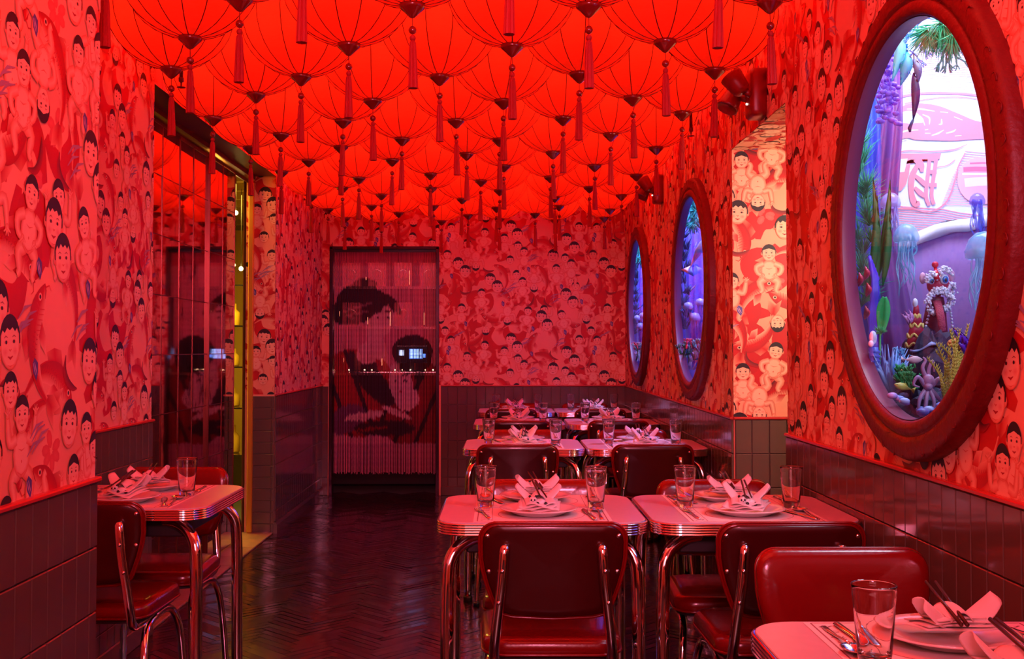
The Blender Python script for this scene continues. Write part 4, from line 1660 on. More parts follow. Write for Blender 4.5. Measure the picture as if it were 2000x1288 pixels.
def fork_mesh():
    b = MB()
    b.loft([[(x * w, y, z + t) for x, t in ((-1, 0), (-.6, .0018), (.6, .0018), (1, 0), (.6, -.0008), (-.6, -.0008))] for y, w, z in
            ((-.095, .006, .0012), (-.07, .0062, .0015), (-.03, .004, .003), (.01, .0032, .0055), (.03, .005, .0045), (.045, .0105, .003), (.055, .0118, .003))])
    for k in range(4):
        x = -.0095 + k * .0063
        b.tube([(x, .053, .003), (x, .075, .002), (x, .095, .004)], [.0019, .0017, .001], n=6)
    return b.mesh('fork', M_steel)


def knife_mesh():
    b = MB()
    b.loft([[(x * w, y, .0035 + t * h) for x, t in ((-1, 0), (-.5, 1), (.5, 1), (1, 0), (.5, -1), (-.5, -1))] for y, w, h in
            ((-.105, .0055, .0022), (-.10, .0075, .003), (-.05, .007, .003), (-.01, .0055, .003), (-.002, .0062, .0025), (.0, .009, .0009), (.05, .0105, .0008), (.09, .009, .0007), (.108, .003, .0005))])
    return b.mesh('knife', M_steel)


def spoon_mesh():
    b = MB()
    b.loft([[(x * w, y, z + t) for x, t in ((-1, 0), (-.6, .0016), (.6, .0016), (1, 0), (.6, -.0008), (-.6, -.0008))] for y, w, z in
            ((-.10, .0055, .0012), (-.07, .0062, .0015), (-.03, .0038, .003), (.02, .003, .008), (.04, .0035, .009))])

    def f(u, v):
        a = u * 2 * PI
        r_ = v
        x = .0215 * r_ * math.sin(a) * (1 - .12 * math.cos(a))
        y = .068 + .031 * r_ * math.cos(a)
        return (x, y, .009 - .008 * (1 - r_ * r_) + .0008)
    sheet(b, f, 20, 6, .001)
    return b.mesh('spoon', M_steel)


def glass_mesh():
    b = MB()
    # outer wall up, inner wall down, thick base
    b.lathe([(.001, .0), (.0225, .0), (.0245, .003), (.0262, .02), (.0345, .124), (.0350, .1262), (.0340, .1272), (.0328, .1255), (.0322, .118), (.0243, .024), (.021, .018), (.001, .016)], n=40)
    return b.mesh('tumbler', M_glass)


def mat_mesh(name='placemat'):
    b = MB()
    b.box(-.2, .2, -.142, .142, 0, .0008)
    return b.mesh(name, M_mat)


def mat_ink_mesh():
    b = MB()
    z = .0011
    for x in (-.188, .188):
        b.box(x - .0015, x + .0015, -.135, .135, z - .0002, z)
    for x in (-.146, .146):
        b.box(x - .0007, x + .0007, -.135, .135, z - .0002, z)
    for y in (-.135, .135):
        b.box(-.188, .188, y - .001, y + .001, z - .0002, z)
    rnd = random.Random(2)
    for sx in (-1, 1):
        for k in range(7):
            cx, cy = sx * .167, -.11 + k * .036
            pts = [(cx + .012 * math.cos(t * .9 + k) * (1 + .2 * math.sin(3 * t)), cy + .007 * math.sin(t * 1.3), z) for t in range(9)]
            b.tube(pts, .0007, n=4, flat=(1, .3))
    b.lathe([(.128, z - .0002), (.1295, z - .0002), (.1295, z), (.128, z)], n=40, c=(0, -.0, 0))
    return b.mesh('printed_lines', M_ink)


def panda_proto():
    e = empty('panda_chopstick_rest')
    w = mat('glazed_white', base=hexc(240, 236, 232), rough=.15)
    k = mat('glazed_black', base=(.01, .01, .012), rough=.15)
    b = MB()
    b.ball((0, 0, .012), .017, .011, .011, n=12, m=8)
    b.build('body', w, e)
    b = MB()
    b.ball((-.022, -.004, .019), .0125, .0115, .0115, n=14, m=9)
    b.build('head', w, e)
    for s in (-1, 1):
        b = MB()
        b.ball((-.022 + s * .009, -.001, .0295), .0042, n=8, m=6)
        b.build('ear', k, e)
        b = MB()
        b.ball((-.022 + s * .0048, -.0145, .0205), .0028, .0016, .0034, n=8, m=6)
        b.build('eye_patch', k, e)
        b = MB()
        b.ball((.004 + s * .012, -.009, .008), .0058, .0058, .007, n=8, m=6)
        b.build('leg', k, e)
    b = MB()
    b.ball((-.022, -.0158, .0165), .0018, .001, .0012, n=8, m=5)
    b.build('nose', k, e)
    return e


SETN = 0
MESH = dict(plate=plate_mesh(), fork=fork_mesh(), knife=knife_mesh(), spoon=spoon_mesh(), tumbler=glass_mesh(), placemat=mat_mesh(), ink=mat_ink_mesh())
NAPS = [napkin_mesh(s) for s in range(4)]
b = MB()
b.tube([(0, -.095, 0), (0, .095, 0)], [.0022, .0034], n=8)
STICK = b.mesh('chopstick', M_bamboo)
panda0 = panda_proto()
panda_used = False


def put(name, me, M, z, label, cat, group, rz=0, rx=0, ry=0):
    o = bpy.data.objects.new(name, me)
    COL.objects.link(o)
    loc = M @ Vector((0, 0, z))
    o.location = loc
    o.rotation_euler = (rx, ry, M.to_euler().z + rz)
    return tag(o, label, cat, group)


TZ = .755


def setting(key, x, y, ph, side, jit=0, bowturn=0.0):
    """side 'near': the diner sits on the camera's side; 'far': turned round."""
    global SETN, panda_used
    rot = 0 if side == 'near' else PI
    T = Matrix.Translation((x, y, 0)) @ Matrix.Rotation(rot, 4, 'Z')
    rnd = random.Random(sum(map(ord, key + side)))
    at = lambda px, py: T @ Matrix.Translation((px, py, 0))
    sd = 'near side' if side == 'near' else 'far side'
    o = put('placemat', MESH['placemat'], at(0, -.148), TZ + .0004, 'printed paper placemat on the %s of the %s' % (sd, ph), 'placemat', 'paper placemats')
    i_ = bpy.data.objects.new('printed_lines', MESH['ink'])
    COL.objects.link(i_)
    i_.parent = o
    tz = TZ + .0014
    jx = rnd.uniform(-.01, .01)
    put('plate', MESH['plate'], at(jx, -.15), tz + .0006, 'white plate under a napkin on the %s of the %s' % (sd, ph), 'plate', 'white plates')
    nz = rnd.uniform(-.35, .35) + bowturn
    put('napkin', NAPS[SETN % 4], at(jx, -.148), tz + .0165, 'folded pale napkin on the %s of the %s' % (sd, ph), 'napkin', 'folded napkins', rz=nz)
    cs = rnd.uniform(-.18, .18) + nz * .4
    for k in (-1, 1):
        put('chopstick', STICK, at(jx + k * .0065 * math.cos(cs), -.15 + k * .0065 * math.sin(cs)), tz + (.0765 if side == 'near' else .068), 'dark chopstick lying across the napkin on the %s of the %s' % (sd, ph), 'chopstick', 'chopstick pair, %s, %s' % (sd, ph), rz=cs + k * .02, rx=.14 if side == 'near' else -.16)
    p = panda0 if not panda_used else copy_tree(panda0)
    panda_used = True
    p.location = at(jx + .004, -.183) @ Vector((0, 0, tz + .028))
    p.rotation_euler = (0, 0, rot if rot == 0 else 0)
    tag(p, 'tiny black and white panda rest on the napkin, %s of the %s' % (sd, ph), 'chopstick rest', 'panda chopstick rests')
    put('fork', MESH['fork'], at(-.172, -.15), tz, 'steel fork left of the plate on the %s of the %s' % (sd, ph), 'fork', 'steel forks', rz=rnd.uniform(-.05, .22))
    put('knife', MESH['knife'], at(.142, -.165), tz, 'steel knife right of the plate on the %s of the %s' % (sd, ph), 'knife', 'steel knives', rz=rnd.uniform(0, .35))
    put('spoon', MESH['spoon'], at(.172, -.155), tz, 'steel spoon right of the plate on the %s of the %s' % (sd, ph), 'spoon', 'steel spoons', rz=rnd.uniform(-.05, .25))
    put('tumbler', MESH['tumbler'], at(.17 + rnd.uniform(-.01, .01), -.012), tz + .0002, 'clear tapered tumbler for the %s diner of the %s' % (sd[:-5], ph), 'tumbler', 'clear tumblers')
    SETN += 1


for k, x, y, ph in TABLES:
    for side in ('near', 'far'):
        setting(k, x, y, ph, side)
# ------------------------------------------------------------------ round aquarium windows
M_sleeve = mat('window_sleeve', base=hexc(110, 50, 74), rough=.45)
M_pane = thin_glass('aquarium_glass')
WL = ['large round aquarium window in a carved red frame, nearest the camera', 'round aquarium window in a carved red frame, middle of the right wall',
      'round aquarium window in a carved red frame, farthest along the right wall']


def scroll(b, cy, cz, ang0, r0):
    pass


for i, cy in enumerate(HY):
    M = Matrix.Translation((XR, cy, HZ)) @ Matrix.Rotation(-PI / 2, 4, 'Y')
    w = empty('window_%d' % (i + 1), (0, 0, 0), 0, WL[i])
    w['kind'] = 'structure'
    b = MB()
    b.lathe([(.607, -.0), (.607, .026), (.602, .036), (.592, .041), (.560, .042), (.548, .040), (.545, .034), (.541, .040), (.528, .046), (.514, .044), (.506, .034), (.504, .0)], n=128, M=M)
    b.build('window_frame', M_framered, w)
    if i == 0 or True:                                        # carved scrolls standing proud of the frame
        b = MB()
        rs = random.Random(i)
        for k in range(54):
            a = 2 * PI * k / 54
            for q in range(2):
                pts = []
                ph = rs.uniform(0, 6)
                for t in range(7):
                    tt = t / 6 * 4.6
                    rr_ = .0175 * (1 - tt / 6.5)
                    ra = .577 + rr_ * math.cos(tt + ph) + (-.012 if q else .010)
                    aa = a + q * .06 + rr_ * math.sin(tt + ph) / .577
                    pts.append(M @ Vector((ra * math.cos(aa), ra * math.sin(aa), .0405)))
                b.tube(pts, .0015, n=4)
        b.build('carved_relief', M_framered, w)['kind'] = 'stuff'
    b = MB()
    b.lathe([(.5035, .032), (.5035, -.008), (.53, -.008), (.53, -.005)], n=96, M=M)
    b.build('window_sleeve', M_sleeve, w)
    b = MB()
    b.lathe([(.503, -.006), (.25, -.006), (.001, -.006)], n=64, M=M, smooth=False)
    b.build('window_pane', M_pane, w)


def W(px, py, Y):
    return Vector(((px - 982) * Y / F, Y, EYE + (682 - py) * Y / F))


def backroom(name, y0, y1, x1, cols, z0=.96, z1=2.56):
    m = mat('tank_' + name, base=cols, rough=.7, noise=.2, nscale=2)
    o = quads('wall_tank_' + name, [[(1.066, y1, z0), (x1, y1, z0), (x1, y1, z1), (1.066, y1, z1)], [(x1, y0, z0), (x1, y1, z0), (x1, y1, z1), (x1, y0, z1)],
                              [(1.066, y0, z0), (x1, y0, z0), (x1, y0, z1), (1.066, y0, z1)], [(1.066, y0, z0), (x1, y0, z0), (x1, y1, z0), (1.066, y1, z0)],
                              [(1.066, y0, z1), (x1, y0, z1), (x1, y1, z1), (1.066, y1, z1)]], m)
    return o


backroom('near', 2.0, 4.0, 1.90, hexc(90, 84, 170))
backroom('middle', 5.12, 7.15, 1.7, hexc(120, 120, 215))
backroom('far', 7.30, 9.40, 1.7, hexc(120, 120, 215))
area('tank_light_near', (1.50, 3.40, 2.53), (8, 0, 0), .5, (.80, .88, 1), 19, sy=.8)
area('tank_light_front', (1.48, 2.12, 1.95), (84, 0, 0), .5, (.66, .70, 1), 9, sy=.5)  # added fill that brightens the plants and puppet from the front
area('tank_light_blue', (1.14, 3.6, 2.5), (0, 8, 0), .12, (.12, .25, 1), 16, sy=.6)
area('tank_light_violet', (1.5, 3.1, .99), (170, 0, 0), .5, (.62, .30, 1), 7, sy=.6)
area('tank_light_middle', (1.34, 6.4, 2.53), (0, 0, 0), .35, (.36, .42, 1), 45, sy=1.1)
area('tank_light_middle_low', (1.34, 6.5, .99), (180, 0, 0), .3, (.75, .40, 1), 9, sy=.9)
area('tank_light_far', (1.3, 8.7, 2.53), (0, 0, 0), .3, (.36, .44, 1), 45, sy=1.0)

# ---- printed banner at the end of the near tank, lit by the tank lamp
BY = 3.93
BP = Print()
W_, PK, PK2, YW = hexc(236, 244, 255), hexc(248, 150, 160), hexc(246, 176, 186), hexc(250, 226, 190)
B = lambda P: [(p[0] / 1000, -p[1] / 1000) for p in P]        # banner drawn in millimetres
S = lambda x, y: (((x / 4.6 + 1680) - 982) * BY / F * 1000, (((y / 4.6 + 200) - 682) * BY / F) * 1000)
K = lambda P: B([S(*p) for p in P])
k1 = lambda w: w / 4.6 * BY / F
for y0 in list(range(-470, -95, 17)):                          # upper fine stripes
    BP.rib(K([(330, y0 + 40), (600, y0), (900, y0 - 6), (1180, y0 + 10)]), [k1(2.5)] * 4, PK2)
for y0 in range(930, 1180, 21):                                # lower fine stripes
    BP.rib(K([(320, y0), (600, y0 + 20), (760, y0 + 30), (900, y0 + 60), (1200, y0 + 100)]), [k1(4)] * 5, PK)
for y0 in range(430, 930, 21):
    w0 = 960 - (y0 - 430) * .5 if y0 < 700 else 830 - (y0 - 700) * .4
    BP.rib(K([(w0, y0), (1000, y0 + 6), (1200, y0 + 25)]), [k1(3.5)] * 3, PK2)
BP.rib(K([(380, -60), (560, -92), (900, -92), (1200, -60)]), [k1(9)] * 4, PK, sm=4)
BP.rib(K([(420, 0), (650, -45), (900, -60), (1200, -30)]), [k1(4)] * 4, PK, sm=4)
# the long fish-like band
BP.rib(K([(240, 330), (420, 180), (640, 170), (860, 210), (1050, 240), (1240, 250)]), [k1(40), k1(150), k1(165), k1(130), k1(85), k1(70)], PK, sm=5)
BP.rib(K([(290, 190), (400, 130), (500, 130), (580, 170)]), [k1(12), k1(50), k1(55), k1(6)], W_, sm=4)
for a in ([(300, 160), (420, 90), (560, 120), (600, 200)], [(580, 100), (640, 130), (640, 190)], [(740, 75), (810, 82)], [(865, 120), (940, 150)],
          [(660, 290), (720, 270), (770, 240)], [(790, 270), (850, 255), (880, 235)], [(600, 270), (650, 270)], [(870, 295), (930, 290)],
          [(320, 300), (420, 250), (540, 240)], [(360, 345), (440, 322)], [(750, 140), (750, 185), (725, 190)], [(600, 240), (630, 235)], [(440, 50), (560, 50), (690, 70)]):
    BP.rib(K(a), [k1(4)] + [k1(8)] * (len(a) - 2) + [k1(3)], YW, sm=3)
BP.rib(K([(250, 480), (420, 430), (640, 435), (850, 420), (980, 370)]), [k1(6)] * 4 + [k1(2)], PK, sm=4)
BP.rib(K([(700, 580), (800, 560), (870, 510)]), [k1(4)] * 3, PK, sm=4)
# the big sign characters
BP.poly(K([(255, 480), (360, 455), (500, 455), (640, 455), (745, 450), (728, 505), (470, 510), (450, 640), (425, 730), (380, 790), (300, 810), (230, 780), (235, 640)]), PK, fan=K([(340, 560)])[0])
BP.poly(K([(290, 510), (440, 500), (410, 620), (290, 632)]), W_)
BP.rib(K([(318, 562), (386, 556)]), [k1(6)] * 2, YW)
BP.rib(K([(520, 500), (560, 560), (570, 620)]), [k1(34), k1(30), k1(14)], PK, sm=4)
BP.rib(K([(530, 555), (480, 660), (470, 800), (500, 905), (545, 900)]), [k1(18), k1(28), k1(24), k1(30), k1(18)], PK, sm=4)
BP.rib(K([(500, 650), (560, 700), (600, 740)]), [k1(14), k1(22), k1(20)], PK, sm=4)
BP.rib(K([(500, 760), (550, 810), (590, 840)]), [k1(14), k1(22), k1(18)], PK, sm=4)
BP.rib(K([(640, 490), (625, 620), (605, 780), (605, 860), (630, 925)]), [k1(17)] * 5, PK, sm=4)
BP.rib(K([(700, 490), (680, 620), (655, 780), (655, 860), (672, 915)]), [k1(17)] * 5, PK, sm=4)
for y in (505, 622, 740):
    BP.rib(K([(630, y), (700, y)]), [k1(18)] * 2, PK)
BP.rib(K([(320, 955), (480, 955), (600, 980), (700, 960), (800, 870), (870, 680), (900, 560), (960, 450)]), [k1(7)] * 6 + [k1(5)] * 2, PK, sm=4)
# second, cropped character at the right
BP.ell(*K([(1100, 700)])[0], k1(215), k1(215), hexc(250, 170, 200), hexc(250, 190, 190), n=24)
BP.rib(K([(940, 600), (1050, 595), (1240, 600)]), [k1(22)] * 3, hexc(250, 120, 150))
BP.rib(K([(930, 640), (1050, 640), (1240, 640)]), [k1(8)] * 3, W_)
BP.rib(K([(950, 720), (1050, 710), (1240, 700)]), [k1(40)] * 3, YW)
BP.rib(K([(1000, 545), (1110, 540), (1240, 545)]), [k1(8)] * 3, hexc(250, 120, 150))
L_ = BP.layers()
bb_ = MB()
for (P_, T_, C_), l in zip(BP.sh, L_):
    P_ = np.clip(P_, [-9, -9], [1.83, 9])
    bb_.add([(p[0], BY - .002 - .00008 * l, EYE + min(p[1], 1.28)) for p in P_], [tuple(t) for t in T_], [tuple(c) for c in C_])
bn = empty('painted_banner', (0, 0, 0), 0, 'pale wavy banner with pink stripes and sign characters inside the nearest aquarium window', 'banner')
b = MB()
b.box(1.22, 1.84, BY, BY + .01, EYE + (682 - 470) * BY / F - .02, 2.54)
b.build('banner_cloth', mat('banner_white', base=W_, rough=.8), bn)
bb_.build('banner_print', mat('banner_print', rough=.8, attr=True), bn)


def W1(px, py, Y=3.7):
    return W(px, py, Y)


def tmat(name, c, rough=.5, e=0.0, **k):
    return mat(name, base=hexc(*c), rough=rough, emit=hexc(*c) if e else None, estr=e, **k)


def single(b, name, m, label, cat, group=None):
    o = b.build(name, m)
    return tag(o, label, cat, group)


def drape(name, pts, w, m, label):
    """A hanging cloth column with soft folds from top point to bottom point."""
    b = MB()
    rings = []
    for (p, ww) in zip(pts, w):
        ring = []
        for k in range(25):
            u = k / 24 * 2 - 1
            ring.append((p.x + u * ww, p.y - .012 * math.cos(u * 9) - .03 * (1 - u * u), p.z))
        for k in range(24, -1, -1):
            u = k / 24 * 2 - 1
            ring.append((p.x + u * ww, p.y - .012 * math.cos(u * 9) - .03 * (1 - u * u) + .008, p.z))
        rings.append(ring)
    b.loft(rings)
    return single(b, name, m, label, 'drape')


drape('violet_drape', [W1(1742, 60, 3.8), W1(1742, 250, 3.8), W1(1720, 450, 3.8), W1(1735, 640, 3.8), W1(1760, 830, 3.8)], [.05, .05, .06, .10, .16],
      tmat('violet_cloth', (120, 70, 130)), 'muted violet hanging drape beside the banner in the nearest aquarium')
drape('blue_drape', [W1(1690, 60, 3.72), W1(1690, 300, 3.72), W1(1690, 550, 3.72), W1(1700, 830, 3.72)], [.06, .065, .055, .06],
      tmat('blue_cloth', (50, 70, 170)), 'deep blue hanging drape at the left of the nearest aquarium')
b = MB()
lo = [W1(1735 + 22 * k, 560 - 6 * k + 6 * math.sin(k), 3.86) for k in range(10)]
b.loft([[(p.x, p.y - .01, p.z + dz) for p in lo] + [(p.x, p.y + .004, p.z + dz) for p in lo[::-1]] for dz in (-.62, 0, .13)])
single(b, 'mauve_backcloth', tmat('mauve_cloth', (150, 110, 165), .8), 'dusky mauve cloth under the banner in the nearest aquarium', 'cloth')
b = MB()
b.loft([[(p.x, p.y - .03, p.z + .135 + dz) for p in lo] + [(p.x, p.y - .02, p.z + .135 + dz) for p in lo[::-1]] for dz in (-.012, 0.03)])
single(b, 'cream_pelmet', tmat('cream_cloth', (235, 228, 225), .7), 'cream cloth strip sagging below the banner in the nearest aquarium', 'cloth')


def tuft(b, base, n, L, spread, r_, seed, up=(0, 0, 1), curl=.3, lob=0):
    rnd = random.Random(seed)
    up = Vector(up).normalized()
    for k in range(n):
        d = (up + Vector((rnd.uniform(-1, 1), rnd.uniform(-.6, .6), rnd.uniform(-1, 1))) * spread).normalized()
        l = L * rnd.uniform(.6, 1.1)
        side = Vector((rnd.uniform(-1, 1), rnd.uniform(-.5, .5), rnd.uniform(-1, 1))) * curl
        p0 = base + Vector((rnd.uniform(-1, 1), rnd.uniform(-1, 1), rnd.uniform(-.4, .4))) * r_ * 3
        pts = [p0, p0 + d * l * .5 + side * l * .1, p0 + d * l + side * l * .35]
        b.tube(pts, [r_, r_ * .9, r_ * (.25 if not lob else 1.3)], n=5)


def feather(b, base, d, L, w, seed, n=26):
    d = Vector(d).normalized()
    side = d.cross(Vector((0, 1, 0))).normalized()
    b.tube([base, base + d * L], [.003, .0015], n=5)
    for k in range(n):
        t = .12 + .88 * k / n
        q = w * math.sin(PI * min(t * .9 + .08, 1)) + .004
        for s in (-1, 1):
            p = base + d * L * t
            b.tube([p, p + side * s * q * .6 + d * q * .4, p + side * s * q + d * q * .9], [.0028, .0022, .0008], n=4)


def leaf(b, base, tip, w, bend=.02, fold=.3):
    base, tip = Vector(base), Vector(tip)
    d = tip - base
    side = d.normalized().cross(Vector((0, 1, 0))).normalized()
    rings = []
    for k in range(9):
        t = k / 8
        q = w * math.sin(PI * t ** .8) + .0008
        c = base + d * t + Vector((0, -bend * math.sin(PI * t), 0))
        rings.append([c - side * q, c - Vector((0, fold * q, 0)) + Vector((0, .003, 0)), c + side * q, c + Vector((0, .004 - fold * q, 0))])
    b.loft(rings)


def branch(b, p, d, L, r_, depth, rnd, sp=.6):
    q = p + d * L
    b.tube([p, (p + q) / 2 + Vector((rnd.uniform(-1, 1), 0, rnd.uniform(-1, 1))) * L * .08, q], [r_, r_ * .85, r_ * .7], n=5)
    if depth:
        for k in range(rnd.choice((2, 3))):
            dd = (d + Vector((rnd.uniform(-1, 1), rnd.uniform(-.5, .5), rnd.uniform(-1, 1))) * sp).normalized()
            branch(b, q, dd, L * .75, r_ * .72, depth - 1, rnd, sp)


def jelly(name, c, r_, col, label, e=.0):
    o = empty(name, c, 0, label, 'jellyfish', 'glassy jellyfish in the nearest aquarium')
    m = thin_glass('jelly_%s' % name, tint=col, rough=.1, refl=3.0) if False else mat('jelly_' + '%d%d%d' % tuple(int(x * 99) for x in col), base=col, rough=.15, alpha=None, coat=.4)
    m.node_tree.nodes['Principled BSDF'].inputs['Alpha'].default_value = .45
    b = MB()
    b.lathe([(.002, r_ * 1.05), (r_ * .45, r_ * .95), (r_ * .8, r_ * .6), (r_, .0), (r_ * .96, -r_ * .35), (r_ * .85, -r_ * .45)], n=24)
    b.build('bell', m, o)
    rnd = random.Random(int(r_ * 1e5))
    for g in range(2):
        b = MB()
        for k in range(9):
            a = rnd.uniform(0, 2 * PI)
            x, y = math.cos(a) * r_ * .55, math.sin(a) * r_ * .4
            L = r_ * rnd.uniform(2.2, 5.0)
            pts = bez([(x, y, r_ * .2)] + [(x + rnd.uniform(-.3, .3) * r_, y + rnd.uniform(-.2, .2) * r_, -L * t) for t in (.25, .5, .75, 1)], 3)
            b.tube(pts, [.0026] * (len(pts) - 1) + [.0005], n=4)
        b.build('tentacle_cluster', m, o)['kind'] = 'stuff'
    return o


jelly('jellyfish', W1(1742, 396, 3.5), .032, hexc(200, 190, 250), 'pale violet jellyfish under the big sign character')
jelly('jellyfish', W1(1772, 462, 3.45), .040, hexc(150, 220, 250), 'pale blue jellyfish left of the lion head')
jelly('jellyfish', W1(1925, 490, 3.2), .055, hexc(150, 220, 245), 'large pale blue jellyfish at the right rim of the round window')
jelly('jellyfish', W1(1912, 392, 3.4), .024, hexc(70, 110, 250), 'small bright blue jellyfish over the cropped sign character')

# plants and corals hanging at the top
b = MB()
rnd = random.Random(44)
for k in range(26):
    x = 1678 + rnd.uniform(0, 26)
    y = 280 + 13 * k + rnd.uniform(-10, 10)
    c0 = W1(x, y, 3.5 + rnd.uniform(-.06, .06))
    tuft(b, c0, 30, .075, .75, .0013, k, up=(rnd.uniform(-.3, .6), 0, 1), curl=.8)
single(b, 'green_seaweed', tmat('seaweed_green', (20, 150, 95)), 'tall green feathery seaweed climbing the left side of the nearest aquarium', 'seaweed')
b = MB()
for a, c_ in (((1712, 560), (1708, 345)), ((1700, 560), (1716, 380)), ((1716, 545), (1742, 350)), ((1725, 560), (1738, 400))):
    leaf(b, W1(*a, 3.45), W1(*c_, 3.4), .012)
single(b, 'blade_plant', tmat('blade_green', (70, 130, 60)), 'green blade-leaved plant in front of the feathery seaweed', 'plant')
b = MB()
rnd = random.Random(5)
for k in range(90):
    p = W1(1700 + rnd.gauss(38, 13) + (rnd.random() < .3) * -12, 60 + rnd.random() ** .8 * 180, 3.35 + rnd.uniform(-.05, .05))
    b.ball(p, .011, .006, .008, n=6, m=4)
    if k % 3 == 0:
        b.tube([p, p + Vector((rnd.uniform(-.02, .02), 0, .05))], .0016, n=4)
single(b, 'wisteria_spray', tmat('wisteria_purple', (150, 90, 215)), 'hanging purple flower spray at the top left of the nearest aquarium', 'flowers')
for (pa, pb, w_, c_, nm) in (((1768, 60), (1748, 155), .016, (150, 235, 240), 'long pale teal leaf hanging beside the purple flowers'),
                             ((1778, 95), (1764, 165), .018, (60, 190, 220), 'teal leaf with a curled tip hanging in the aquarium'),
                             ((1790, 110), (1799, 160), .012, (120, 130, 165), 'grey blue leaf hanging in the aquarium')):
    b = MB()
    leaf(b, W1(*pa, 3.3), W1(*pb, 3.3), w_)
    single(b, 'hanging_leaf', tmat('leaf_%d' % c_[0], c_), nm, 'leaf')
b = MB()
leaf(b, W1(1790, 138, 3.3), W1(1788, 235, 3.3), .013)
b.tube([W1(1788, 232, 3.3), W1(1781, 248, 3.3), W1(1782, 256, 3.3)], [.004, .006, .003], n=6)
b.tube([W1(1791, 100, 3.3), W1(1793, 142, 3.3)], .002, n=4)
single(b, 'dark_leaf', tmat('leaf_dark', (70, 40, 90)), 'dark purple twisted leaf dangling in front of the banner', 'leaf')
b = MB()
leaf(b, W1(1811, 45, 3.25), W1(1793, 84, 3.25), .015, bend=.05)
single(b, 'purple_shell', tmat('shell_purple', (130, 30, 190), .2), 'glossy purple shell hanging among blue coral', 'shell')
b = MB()
rnd = random.Random(8)
for k in range(16):
    d = Vector((rnd.uniform(-1, 1), rnd.uniform(-.3, .3), rnd.uniform(-1, 1))).normalized()
    branch(b, W1(1790 + rnd.uniform(-16, 16), 70 + rnd.uniform(-35, 40), 3.3), d, .03, .003, 2, rnd)
single(b, 'blue_coral', tmat('coral_blue', (110, 150, 235)), 'branching light blue coral hanging from the top of the aquarium', 'coral')
b = MB()
rnd = random.Random(9)
for k in range(60):
    p = W1(1775 + rnd.gauss(0, 9), 85 + rnd.uniform(-25, 45), 3.32)
    b.ball(p, .004, n=5, m=4)
single(b, 'teal_beads', tmat('bead_teal', (20, 150, 200)), 'cluster of teal coral beads behind the hanging leaves', 'coral')
b = MB()
tuft(b, W1(1845, 40, 3.2), 330, .10, 1.0, .0020, 31, up=(.1, -.1, -.5), curl=.5)
tuft(b, W1(1868, 62, 3.15), 130, .075, .9, .0020, 32, up=(.3, -.1, -.6), curl=.5)
tuft(b, W1(1822, 52, 3.2), 130, .08, .9, .0020, 33, up=(-.3, -.1, -.6), curl=.5)
single(b, 'green_fern', tmat('fern_green', (20, 185, 120)), 'bright green fern hanging from the top right of the nearest aquarium', 'fern')
b = MB()
rnd = random.Random(3)
for k in range(4):
    branch(b, W1(1852 + 6 * k, 85, 3.18), Vector((rnd.uniform(-.4, .4), 0, -1)).normalized(), .035, .0045, 2, rnd, .7)
single(b, 'sage_coral', tmat('coral_sage', (110, 165, 150)), 'stubby sage green coral hanging under the fern', 'coral')

# ---- the lion-dance puppet
LY = 3.35
ln = empty('lion_puppet', W1(1832, 620, LY), 0, 'white-furred festival lion puppet with blue eyes and a red cape', 'puppet')
o0 = W1(1832, 620, LY)


def LW(px, py, dy=0.0):
    return W1(px, py, LY) - o0 + Vector((0, dy, 0))


m_fur = tmat('white_fur', (240, 238, 250), .9)
m_redv = tmat('cape_velvet', (120, 12, 40), .7)
m_gold = tmat('gold_trim', (235, 205, 110), .4)
b = MB()
b.ball(LW(1834, 556), .034, .034, .036, n=16, m=10)
b.build('head', tmat('mask_red', (190, 50, 80), .4), ln)
b = MB()
rnd = random.Random(2)


def furline(P, r0, n, dy):
    Q = bez([(x, y, 0) for x, y in P], 8)
    for k in range(n):
        q = Q[int(rnd.random() * (len(Q) - 1))]
        p = LW(q.x + rnd.gauss(0, r0), q.y + rnd.gauss(0, r0), dy + rnd.uniform(-.008, .008))
        b.ball(p, rnd.uniform(.0026, .005), n=6, m=4)


furline([(1803, 592), (1808, 578), (1824, 572), (1842, 574), (1852, 590)], 2.6, 170, -.040)
furline([(1806, 604), (1812, 612), (1820, 608)], 2.5, 50, -.034)
furline([(1834, 606), (1843, 602), (1850, 592)], 3.0, 80, -.034)
furline([(1824, 546), (1830, 530), (1842, 528), (1850, 538)], 2.4, 110, -.036)
furline([(1802, 552), (1806, 538), (1816, 536), (1820, 548)], 2.0, 80, -.036)
furline([(1848, 560), (1857, 556), (1858, 570), (1854, 584)], 2.4, 80, -.020)
furline([(1840, 566), (1830, 566), (1816, 566)], 2.2, 60, -.042)
b.build('fur', m_fur, ln)['kind'] = 'stuff'
b = MB()
for c_, r_ in (((1837, 547), .0135), ((1811, 550), .0095)):
    b.ball(LW(*c_, -.036), r_, r_ * .6, r_ * 1.15, n=14, m=8)
b.build('eye_white', tmat('eye_enamel', (235, 240, 250), .2), ln)
b = MB()
for c_, r_ in (((1837, 548), .0092), ((1811, 551), .006)):
    b.ball(LW(*c_, -.0425), r_, r_ * .4, r_ * 1.2, n=12, m=8)
b.build('iris', tmat('eye_blue', (30, 120, 200), .2), ln)
b = MB()
for c_ in ((1837, 549), (1811, 552)):
    b.ball(LW(*c_, -.046), .0036, .0012, .006, n=8, m=6)
b.build('pupil', M_black, ln)
b = MB()
b.ball(LW(1826, 592, -.026), .020, .012, .020, n=14, m=8)
b.build('mouth', tmat('mouth_dark', (90, 10, 34), .5), ln)
for c_ in ((1858, 540), (1801, 544)):
    b = MB()
    b.ball(LW(*c_, -.01), .010, .005, .018, n=12, m=8)
    b.build('ear', tmat('ear_pink', (240, 180, 200), .5), ln)
b = MB()
b.ball(LW(1823, 518, -.02), .010, n=12, m=8)
b.tube([LW(1823, 522, -.02), LW(1820, 548, -.045)], [.004, .009], n=8)
